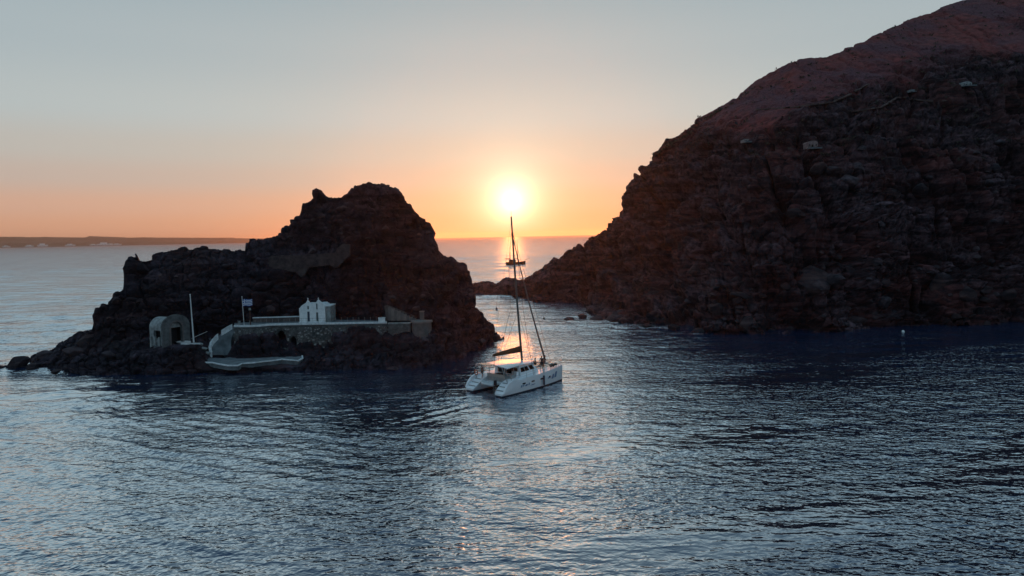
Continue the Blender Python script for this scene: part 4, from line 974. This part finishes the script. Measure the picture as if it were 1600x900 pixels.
# lettering-like graphics on the starboard topsides and the port quarter
def hy(x): return -2.45-float(np.interp(x, [s_[0] for s_ in ST], [s_[1] for s_ in ST]))*1.02
m1 = MB()
for x0, x1, z0, z1, sl in ((3.0, 3.25, .75, 1.0, .1), (3.4, 3.6, .8, 1.05, .1), (3.75, 4.2, .78, .98, .15), (4.4, 4.6, .8, 1.08, .1), (4.8, 5.5, .70, .80, .3)):
    m1.add([(x0, hy(x0)-.006, z0), (x1, hy(x1)-.006, z0), (x1+sl, hy(x1+sl)-.006, z1), (x0+sl, hy(x0+sl)-.006, z1)], [(0, 1, 2, 3)])
m1.build('hull_lettering', decal, cat)
m1 = MB()
for x0, x1, z0, z1, sl in ((9.1, 9.5, .8, 1.35, .25), (9.75, 10.2, .85, 1.55, .3), (8.2, 8.8, .95, 1.1, .2)):
    m1.add([(x0, hy(x0)-.02, z0), (x1, hy(x1)-.02, z0), (x1+sl, hy(x1+sl)-.02, z1), (x0+sl, hy(x0+sl)-.02, z1)], [(0, 1, 2, 3)])
m1.build('bow_graphic', decal, cat)
m1 = MB()
for dy in (.05, .22): m1.box((.155+dy*0, 2.30+dy, .34), (.02, .09, .3))
m1.build('stern_mark', fender_m, cat)
# bridge deck, cockpit, cabin
m1 = MB(); m1.add([(2.2, -1.7, .85), (2.2, 1.7, .85), (8.6, 1.7, 1.0), (8.6, -1.7, 1.0), (2.2, -1.7, 1.25), (2.2, 1.7, 1.25), (8.9, 1.7, 1.86), (8.9, -1.7, 1.86)], [(0, 1, 2, 3), (4, 7, 6, 5), (0, 4, 5, 1), (1, 5, 6, 2), (2, 6, 7, 3), (3, 7, 4, 0)]); m1.build('bridge_deck', gelcoat, cat)
m1 = MB(); m1.box((2.45, 0, 1.5), (.5, 3.0, .5)); m1.box((3.3, 1.35, 1.5), (1.4, .6, .5)); m1.build('cockpit_bench', deck_grey, cat)
m1 = MB(); m1.box((2.45, 0, 1.79), (.5, 2.9, .08)); m1.box((2.2, 0, 1.98), (.12, 2.9, .34)); m1.build('cushion', cloth_pale, cat)
t = MB(); t.box((3.3, .5, 1.95), (.8, .9, .06)); t.box((3.3, .5, 1.6), (.12, .12, .7)); t.build('cockpit_table', wood, cat)
# cabin with tapering sides, sloping front
m1 = MB(); bb = [(4.3, -2.25), (8.2, -1.95), (8.2, 1.95), (4.3, 2.25)]; tt = [(4.3, -2.0), (7.1, -1.65), (7.1, 1.65), (4.3, 2.0)]
m1.add([(x, y, 1.72) for x, y in bb]+[(x, y, 2.98) for x, y in tt], [(0, 1, 2, 3), (4, 7, 6, 5), (0, 4, 5, 1), (1, 5, 6, 2), (2, 6, 7, 3), (3, 7, 4, 0)]); m1.build('cabin', gelcoat, cat)
def lerp(a, b, t): return tuple(a[i]+(b[i]-a[i])*t for i in range(len(a)))
def pane(corners, name='cabin_window', off=(0, 0, 0)):
    n = (Vector(corners[1])-Vector(corners[0])).cross(Vector(corners[3])-Vector(corners[0])).normalized()*.02
    c = [Vector(p)+Vector(off)*.03 for p in corners]; MB().add(c+[p-n for p in c], [(0, 1, 2, 3), (7, 6, 5, 4), (0, 4, 5, 1), (1, 5, 6, 2), (2, 6, 7, 3), (3, 7, 4, 0)]).build(name, glassy, cat)
for sgn in (-1, 1):
    def side(u, v):
        b = lerp((4.3, 2.25*sgn, 1.72), (8.2, 1.95*sgn, 1.72), u); t_ = lerp((4.3, 2.0*sgn, 2.98), (7.1, 1.65*sgn, 2.98), u); return lerp(b, t_, v)
    for u0, u1 in ((.05, .29), (.32, .55), (.63, .88)): pane([side(u0, .42), side(u1, .42), side(u1-.01, .85), side(u0, .85)], off=(0, sgn, .2))
def frontp(u, v):
    b = lerp((8.2, -1.95, 1.72), (8.2, 1.95, 1.72), u); t_ = lerp((7.1, -1.65, 2.98), (7.1, 1.65, 2.98), u); return lerp(b, t_, v)
for u0, u1 in ((.05, .32), (.36, .64), (.68, .95)): pane([frontp(u0, .4), frontp(u1, .4), frontp(u1, .88), frontp(u0, .88)], off=(1, 0, .5))
for y0, y1 in ((-1.7, -.75), (-.7, .35), (.6, 1.6)): pane([(4.29, y0, 1.95), (4.29, y1, 1.95), (4.29, y1, 2.75), (4.29, y0, 2.75)], 'cabin_door', off=(-1, 0, 0))
# hard top roof, gently crowned, on struts
m1 = MB(); nx, ny = 8, 10; vv = []
def roofz(x, y): return 3.28-.035*y*y+.10*math.sin((x-1.7)/5.6*math.pi)-.03*(x-4)
for k in (0, 1):
    for i in range(nx+1):
        for j in range(ny+1):
            x = 1.75+5.5*i/nx; hw = 2.25-.45*(i/nx)**2; y = -hw+2*hw*j/ny; vv.append((x, y, roofz(x, y)-(.10 if k == 0 else 0)))
o_ = (nx+1)*(ny+1); ff = []
for i in range(nx):
    for j in range(ny): a = i*(ny+1)+j; ff += [(a, a+1, a+ny+2, a+ny+1), (a+o_, a+ny+1+o_, a+ny+2+o_, a+1+o_)]
for i in range(nx):
    for j in (0, ny): a = i*(ny+1)+j; ff.append((a, a+ny+1, a+ny+1+o_, a+o_))
for j in range(ny):
    for i in (0, nx): a = i*(ny+1)+j; ff.append((a, a+1, a+1+o_, a+o_))
m1.add(vv, ff); m1.build('hard_top', gelcoat, cat)
for x, y in ((2.0, -1.9), (2.0, 1.9), (3.2, -2.05), (3.2, 2.05)): MB().tube([(x, y, 1.6), (x, y, 3.12)], .035, 6).build('roof_strut', alu, cat)
# helm: seat, wheel, console on the starboard side
MB().box((3.85, -1.7, 1.95), (.35, .8, .9)).build('helm_console', gelcoat, cat); MB().box((3.0, -1.7, 1.85), (.5, .9, .55)).build('helm_seat', deck_grey, cat)
wh = MB(); wh.tube([(3.62, -1.7+.36*math.cos(a), 2.25+.36*math.sin(a)) for a in np.linspace(0, 2*math.pi, 17)], .02, 5); [wh.tube([(3.62, -1.7, 2.25), (3.62, -1.7+.36*math.cos(a), 2.25+.36*math.sin(a))], .012, 4) for a in np.linspace(0, 5.2, 6)]; wh.build('steering_wheel', alu, cat)
# stern arch with davits and pushpit
ar = MB(); [ar.tube([(1.5, s*2.6, 1.4), (.9, s*2.55, 2.6), (.95, s*2.2, 3.35), (1.0, 0, 3.62)], .04, 6) for s in (-1, 1)]; [ar.tube([(.95, s*1.2, 3.5), (-.1, s*1.2, 3.35)], .035, 6) for s in (-1, 1)]; ar.tube([(.2, -1.6, 3.4), (.2, 1.6, 3.4)], .03, 6); ar.build('stern_arch', alu, cat)
MB().box((.55, 0, 3.60), (.9, 2.0, .05)).build('solar_panel', glassy, cat)
for s in (-1, 1):
    ps = MB(); ps.tube([(.9, s*3.1, 1.3), (.9, s*3.1, 2.1), (2.2, s*3.15, 2.3), (2.6, s*3.2, 2.3)], .022, 5); ps.tube([(1.6, s*3.13, 1.6), (1.6, s*3.13, 2.2)], .02, 5); ps.build('pushpit_rail', alu, cat)
    pp_ = MB(); pp_.tube([(10.9, s*2.9, 2.0), (11.2, s*2.85, 2.75), (12.1, s*2.5, 2.8), (12.1, s*2.4, 2.1)], .022, 5); pp_.build('pulpit_rail', alu, cat)
# boarding ladder, life buoy
ld = MB(); [ld.tube([(.02, y, -.4), (.1, y, 1.2)], .02, 5) for y in (-1.95, -1.6)]; [ld.tube([(.03+.08*k/5, -1.95, -.3+.28*k), (.03+.08*k/5, -1.6, -.3+.28*k)], .016, 4) for k in range(6)]; ld.build('boarding_ladder', alu, cat)
lb = MB(); lb.tube([(.88, 2.1+.27*math.cos(a), 2.3+.27*math.sin(a)) for a in np.linspace(0, 2*math.pi, 17)], .06, 6); lb.build('life_ring', material('life_ring_orange', (.45, .10, .03), .7), cat)
# trampoline, crossbeam, bowsprit
tr = MB()
for k in range(13): y = -1.62+3.24*k/12; tr.box(((8.95+11.65)/2, y, 1.84), (2.7, .018, .018))
for k in range(11): x = 8.95+2.7*k/10; tr.box((x, 0, 1.842), (.018, 3.24, .018))
tr.build('trampoline', net, cat)
MB().box((10.3, 0, 1.80), (2.7, .5, .05)).build('foredeck_walkway', gelcoat, cat)
MB().tube([(11.7, -2.4, 1.95), (11.75, 0, 2.0), (11.7, 2.4, 1.95)], .09, 8).build('crossbeam', alu, cat); MB().tube([(11.6, 0, 2.0), (13.0, 0, 2.1)], .06, 8).build('bowsprit', alu, cat)
# rig: mast raked aft, boom with sail bag, spreaders, shrouds, furled headsail
mb_, mt_ = Vector((7.1, 0, 3.1)), Vector((5.75, .15, 21.5))
def mp(t): return mb_.lerp(mt_, t)
mo = MB(); mo.tube([mp(t)+Vector((-.10*math.sin(t*3.14), 0, 0)) for t in np.linspace(0, 1, 9)], .15, 8, .10); mo.build('mast', mast_paint, cat, True)
for t, w_p in ((.36, 1.05), (.66, .85)):
    c = mp(t); sp2 = MB(); sp2.tube([c+Vector((-.25, -w_p, .05)), c, c+Vector((-.25, w_p, .05))], .035, 5); sp2.build('spreader', mast_paint, cat)
for s in (-1, 1):
    c1, c2 = mp(.36)+Vector((-.25, s*1.05, .05)), mp(.66)+Vector((-.25, s*.85, .05)); MB().tube([(5.6, s*3.2, 1.85), c1, c2, mp(.93)], .022, 5).build('shroud', rope, cat)
    MB().tube([(5.9, s*3.15, 1.85), mp(.36)], .018, 5).build('shroud', rope, cat)
MB().tube([mp(.90), (12.9, 0, 2.15)], .018, 5).build('forestay', rope, cat)
jb = MB(); a, b = mp(.86), Vector((11.75, 0, 2.5)); jb.tube([a.lerp(b, t)+Vector((-.12*math.sin(t*3.14), 0, -.15*math.sin(t*3.14))) for t in np.linspace(0, 1, 10)], .05, 6, .13); jb.build('furled_headsail', material('furled_sail', (.16, .13, .12), .85), cat)
MB().tube([(11.75, 0, 2.02), (11.75, 0, 2.5)], .10, 8).build('furler_drum', alu, cat)
bm_a, bm_b = Vector((7.0, 0, 4.3)), Vector((1.7, 0, 4.45))
MB().tube([bm_a, bm_b], .10, 8).build('boom', mast_paint, cat)
sb = []; n = 10
for k in range(n+1):
    t = k/n; c = bm_a.lerp(bm_b, .02+.96*t); hh = .50*(1-t)**.8+.22; w_p = .22*(1-.3*t)
    sb += [c+Vector((0, -w_p*.8, -.02)), c+Vector((0, -w_p, hh*.45)), c+Vector((0, -.06, hh+.05*math.sin(k*2.1))), c+Vector((0, .06, hh)), c+Vector((0, w_p, hh*.45)), c+Vector((0, w_p*.8, -.02))]
ff = [(i*6+j, i*6+(j+1) % 6, (i+1)*6+(j+1) % 6, (i+1)*6+j) for i in range(n) for j in range(6)]+[(0, 5, 4, 3, 2, 1), tuple(n*6+j for j in range(6))]
MB().add(sb, ff).build('sail_cover', sailbag, cat, True)
ln = MB(); [ln.tube([mp(.62), bm_a.lerp(bm_b, t)+Vector((0, s*.2, .3))], .01, 4) for t in (.45, .75) for s in (-1, 1)]; ln.build('lazy_jack', rope, cat)
MB().tube([mp(.98), bm_b+Vector((0, 0, .1))], .012, 4).build('topping_lift', rope, cat); MB().tube([bm_b+Vector((.3, 0, 0)), (1.9, 0, 3.4)], .03, 5).build('mainsheet', rope, cat)
MB().tube([mt_, mt_+Vector((0, 0, .6))], .02, 5).build('masthead_aerial', rope, cat)
# fender hanging on the starboard side
fd = empty('fender', W_(7.3, -3.45, 0.45)); tag(fd, 'long dark fender hanging down the starboard side of the catamaran', 'fender')
MB().tube([(0, 0, -.1), (0, 0, .02), (0, 0, 1.0), (0, 0, 1.12)], .13, 10).build('body', fender_m, fd, True); MB().tube([(0, 0, 1.1), (.03, .05, 2.0)], .02, 4).build('line', rope, fd)
# rolled dark sail bag lying on the starboard bow
rb = empty('rolled_bag', W_(10.4, -2.5, 2.15), CA+.1); tag(rb, 'rolled dark green canvas bag lying on the starboard bow of the catamaran', 'bag')
MB().tube([(-.7, 0, .12), (-.55, 0, .15), (.55, 0, .17), (.75, 0, .12)], .20, 8, .17).build('canvas', material('dark_green_canvas', (.03, .05, .04), .9), rb, True); MB().box((-.2, 0, .16), (.06, .43, .43)).build('strap', rope, rb)
td = empty('tender', W_(1.0, .1, 1.05), CA+math.pi/2); tag(td, 'small pale tender slung across between the sterns of the catamaran', 'tender')
m1 = MB(); m1.tube([(-1.1, -.42, .1), (.7, -.42, .1), (1.25, 0, .2), (.7, .42, .1), (-1.1, .42, .1)], .19, 8); m1.build('tube', white_metal, td, True)
MB().box((-.2, 0, .0), (1.8, .7, .08)).build('floor', deck_grey, td); MB().box((-1.15, 0, .35), (.3, .28, .6)).build('outboard_motor', cloth_dark, td)

# ------------------------------------------------------------------ people aboard
def person(loc, rz, label, joints, radii, top_mat, leg_mat):
    """skinned figure: joints name -> position"""
    e = empty('person', loc, rz); tag(e, label, 'person', 'people aboard the catamaran')
    def skin(name, chain_pts, edges, rad, mat, parent):
        me = bpy.data.meshes.new(name); me.from_pydata(chain_pts, edges, []); ob = bpy.data.objects.new(name, me); col.objects.link(ob)
        md = ob.modifiers.new('skin', 'SKIN'); md.use_smooth_shade = True
        sv = me.skin_vertices[0].data
        for i, r_ in enumerate(rad): sv[i].radius = (r_, r_)
        sv[0].use_root = True
        ss = ob.modifiers.new('sub', 'SUBSURF'); ss.levels = 1; ss.render_levels = 1
        dg = bpy.context.evaluated_depsgraph_get(); m2 = bpy.data.meshes.new_from_object(ob.evaluated_get(dg)); bpy.data.objects.remove(ob)
        m2.materials.clear(); o = link(name, m2, mat, parent, True); return o
    J = joints; names = ['pelvis', 'waist', 'chest', 'neck', 'head', 'crown', 'l_sho', 'l_elb', 'l_wri', 'l_hand', 'r_sho', 'r_elb', 'r_wri', 'r_hand', 'l_hip', 'l_kne', 'l_ank', 'l_toe', 'r_hip', 'r_kne', 'r_ank', 'r_toe']
    ed = [(0, 1), (1, 2), (2, 3), (3, 4), (4, 5), (2, 6), (6, 7), (7, 8), (8, 9), (2, 10), (10, 11), (11, 12), (12, 13), (0, 14), (14, 15), (15, 16), (16, 17), (0, 18), (18, 19), (19, 20), (20, 21)]
    rad = [.12, .12, .14, .05, .085, .075, .06, .045, .032, .03, .06, .045, .032, .03, .09, .06, .042, .035, .09, .06, .042, .035]
    body = skin('body', [J[n] for n in names], ed, rad, skin_m, e)
    skin('shirt', [J['waist'], J['chest'], J['l_sho'], tuple(.5*(a+b) for a, b in zip(J['l_sho'], J['l_elb'])), J['r_sho'], tuple(.5*(a+b) for a, b in zip(J['r_sho'], J['r_elb'])), J['pelvis']], [(0, 1), (1, 2), (2, 3), (1, 4), (4, 5), (0, 6)], [.14, .16, .075, .062, .075, .062, .135], top_mat, e)
    mid = lambda a, b, t: tuple(p+(q-p)*t for p, q in zip(J[a], J[b]))
    skin('shorts', [J['pelvis'], J['l_hip'], mid('l_hip', 'l_kne', .8), J['r_hip'], mid('r_hip', 'r_kne', .8)], [(0, 1), (1, 2), (0, 3), (3, 4)], [.135, .10, .078, .10, .078], leg_mat, e)
    h = J['head']; c = J['crown']; hd = Vector(c)-Vector(h); face = Vector((0, -1, 0))
    bm = bmesh.new(); bmesh.ops.create_icosphere(bm, subdivisions=2, radius=.108); me = bpy.data.meshes.new('hair')
    for v in bm.verts: v.co.z *= 1.1; v.co.y += .02
    bm.to_mesh(me); bm.free(); o = link('hair', me, hair_m, e, True); o.location = Vector(c)+Vector((0, .02, .0))
    MB().box((h[0], h[1]-.10, h[2]+.02), (.03, .05, .05)).build('nose', skin_m, e)
    for hand, wr in (('l_hand', 'l_wri'), ('r_hand', 'r_wri')):
        d_ = (Vector(J[hand])-Vector(J[wr])).normalized(); sd_ = d_.cross(Vector((0, 1, .1))).normalized(); f = MB()
        for k, (off, ln_) in enumerate(((-.027, .068), (-.009, .08), (.009, .075), (.026, .06))): a = Vector(J[hand])+sd_*off; f.tube([a, a+d_*ln_*.6, a+d_*ln_+Vector((0, -.015, 0))], .009, 4, .007)
        a = Vector(J[hand])-sd_*.03-d_*.03; f.tube([a, a-sd_*.02+d_*.035, a-sd_*.02+d_*.06], .010, 4, .008); f.build('fingers', skin_m, e)
    return e
stand = dict(pelvis=(0, 0, .95), waist=(0, .0, 1.1), chest=(0, .01, 1.33), neck=(0, 0, 1.48), head=(0, -.02, 1.60), crown=(0, 0, 1.69), l_sho=(-.18, 0, 1.42), l_elb=(-.25, .02, 1.14), l_wri=(-.24, -.10, .92), l_hand=(-.23, -.13, .85),
             r_sho=(.18, 0, 1.42), r_elb=(.27, .0, 1.14), r_wri=(.22, -.2, 1.02), r_hand=(.20, -.26, .98), l_hip=(-.10, 0, .88), l_kne=(-.12, -.03, .48), l_ank=(-.12, .02, .07), l_toe=(-.13, -.14, .03), r_hip=(.10, 0, .88), r_kne=(.13, -.02, .48), r_ank=(.14, .03, .07), r_toe=(.15, -.13, .03))
sit = dict(stand); sit.update(pelvis=(0, 0, .12), waist=(0, .04, .27), chest=(0, 0, .50), neck=(0, -.02, .64), head=(0, -.05, .76), crown=(0, -.03, .85), l_sho=(-.18, 0, .58), l_elb=(-.27, -.10, .36), l_wri=(-.17, -.30, .42), l_hand=(-.14, -.37, .44), r_sho=(.18, 0, .58), r_elb=(.28, -.08, .34), r_wri=(.19, -.28, .42), r_hand=(.16, -.35, .44),
    l_hip=(-.10, -.02, .12), l_kne=(-.16, -.38, .46), l_ank=(-.13, -.55, .08), l_toe=(-.13, -.72, .04), r_hip=(.10, -.02, .12), r_kne=(.17, -.36, .44), r_ank=(.14, -.58, .08), r_toe=(.14, -.75, .04))
lean = dict(stand); lean.update(chest=(0, -.12, 1.28), neck=(0, -.20, 1.40), head=(0, -.26, 1.50), crown=(0, -.25, 1.60), l_sho=(-.18, -.14, 1.36), l_elb=(-.24, -.30, 1.16), l_wri=(-.2, -.48, 1.02), l_hand=(-.19, -.55, 1.0), r_sho=(.18, -.14, 1.36), r_elb=(.24, -.32, 1.16), r_wri=(.2, -.5, 1.02), r_hand=(.19, -.57, 1.0))
def side_deck(x, y): return float(np.interp(x, [s_[0] for s_ in ST], [s_[3] for s_ in ST]))
for (x, y, z, rz, j, lab, tm, lm) in ((8.75, -1.9, side_deck(8.7, 0)+.02, 2.2, stand, 'person standing in dark clothes on the foredeck just ahead of the cabin windows', cloth_dark, cloth_dark),
    (9.9, -1.25, 1.87, 1.0, lean, 'person in dark top leaning forward on the foredeck netting', cloth_dark, cloth_red),
    (10.6, -.6, 1.88, 3.6, sit, 'person in reddish top sitting low on the foredeck walkway', cloth_red, cloth_dark),
    (10.9, 1.0, 1.87, 4.2, sit, 'person in pale shirt sitting on the port side of the foredeck netting', cloth_pale, cloth_dark),
    (1.75, 1.95, 1.42, .6, stand, 'person in reddish clothes standing by the port stern rail of the catamaran', cloth_red, cloth_dark),
    (2.5, -.8, 1.76, 2.0, sit, 'person in dark shirt sitting in the cockpit under the hard top', cloth_dark, cloth_red)):
    person(W_(x, y, z), CA+rz, lab, j, None, tm, lm)
# shirts without a shared look keep their own garments

# ------------------------------------------------------------------ far two masted boat
FD = D(806, 413); gb = empty('motor_sailer', (X(806, FD, 0), FD, 0), R(12)); tag(gb, 'far two masted wooden boat with deckhouse under the setting sun', 'boat')
sec = []; n = 14
for k in range(n):
    t = k/(n-1); x = -7+14*t; w = 2.1*(math.sin(math.pi*(.16+.80*t)))**.6 if t < .96 else .2; sh = 1.7+1.2*max(0, t-.55)**1.5*2+.5*max(0, .3-t)
    sec.append([(x, -w, sh), (x+.0, -w*.85, .6), (x, 0, -.8), (x, w*.85, .6), (x, w, sh)])
vv = [v for r_ in sec for v in r_]; ff = [(k*5+j, k*5+j+1, k*5+j+6, k*5+j+5) for k in range(n-1) for j in range(4)]+[(k*5+4, k*5, k*5+5, k*5+9) for k in range(n-1)]+[(0, 4, 3, 2, 1), tuple((n-1)*5+j for j in range(5))]
MB().add(vv, ff).build('hull', wood, gb)
MB().box((-2.5, 0, 2.6), (4.6, 2.6, 1.6), top=(.94, .9)).build('deckhouse', wood, gb); MB().box((-5.6, 0, 3.6), (2.6, 3.2, .12)).build('awning', sailbag, gb)
for x in (-3.9, -3.0, -2.1, -1.2): MB().box((x, -1.28, 2.8), (.5, .06, .5)).build('window', glassy, gb)
for x, h in ((1.6, 17.5), (-3.8, 12.5)):
    MB().tube([(x, 0, 1.5), (x-.3, 0, h)], .16, 6, .09).build('mast', mast_paint, gb); MB().tube([(x, 0, 4.2), (x-4.2, 0, 4.5)], .22, 6, .16).build('furled_sail', sailbag, gb)
    MB().tube([(x, -1.9, 2), (x-.3, 0, h*.9), (x, 1.9, 2)], .03, 4).build('shroud', rope, gb)
MB().tube([(6.6, 0, 3.0), (10.2, 0, 4.2)], .14, 6, .08).build('bowsprit', wood, gb); MB().tube([(10.1, 0, 4.2), (1.3, 0, 17)], .04, 4).build('forestay', rope, gb); MB().tube([(1.3, 0, 17.2), (-4.1, 0, 12.3), (-6.9, 0, 3)], .03, 4).build('backstay', rope, gb)

# ------------------------------------------------------------------ haze
hz = MB(); hz.box((0, 0, 65), (56000, 56000, 194)); hm = bpy.data.materials.new('haze'); hm.use_nodes = True; t = hm.node_tree; t.nodes.clear()
pv = t.nodes.new('ShaderNodeVolumePrincipled'); pv.inputs['Color'].default_value = (1, .84, .68, 1); pv.inputs['Density'].default_value = 4.4e-5; pv.inputs['Anisotropy'].default_value = .9
mo_ = t.nodes.new('ShaderNodeOutputMaterial'); t.links.new(pv.outputs[0], mo_.inputs['Volume'])
ho = hz.build('haze', hm); tag(ho, kind='stuff'); ho.location.z = 0
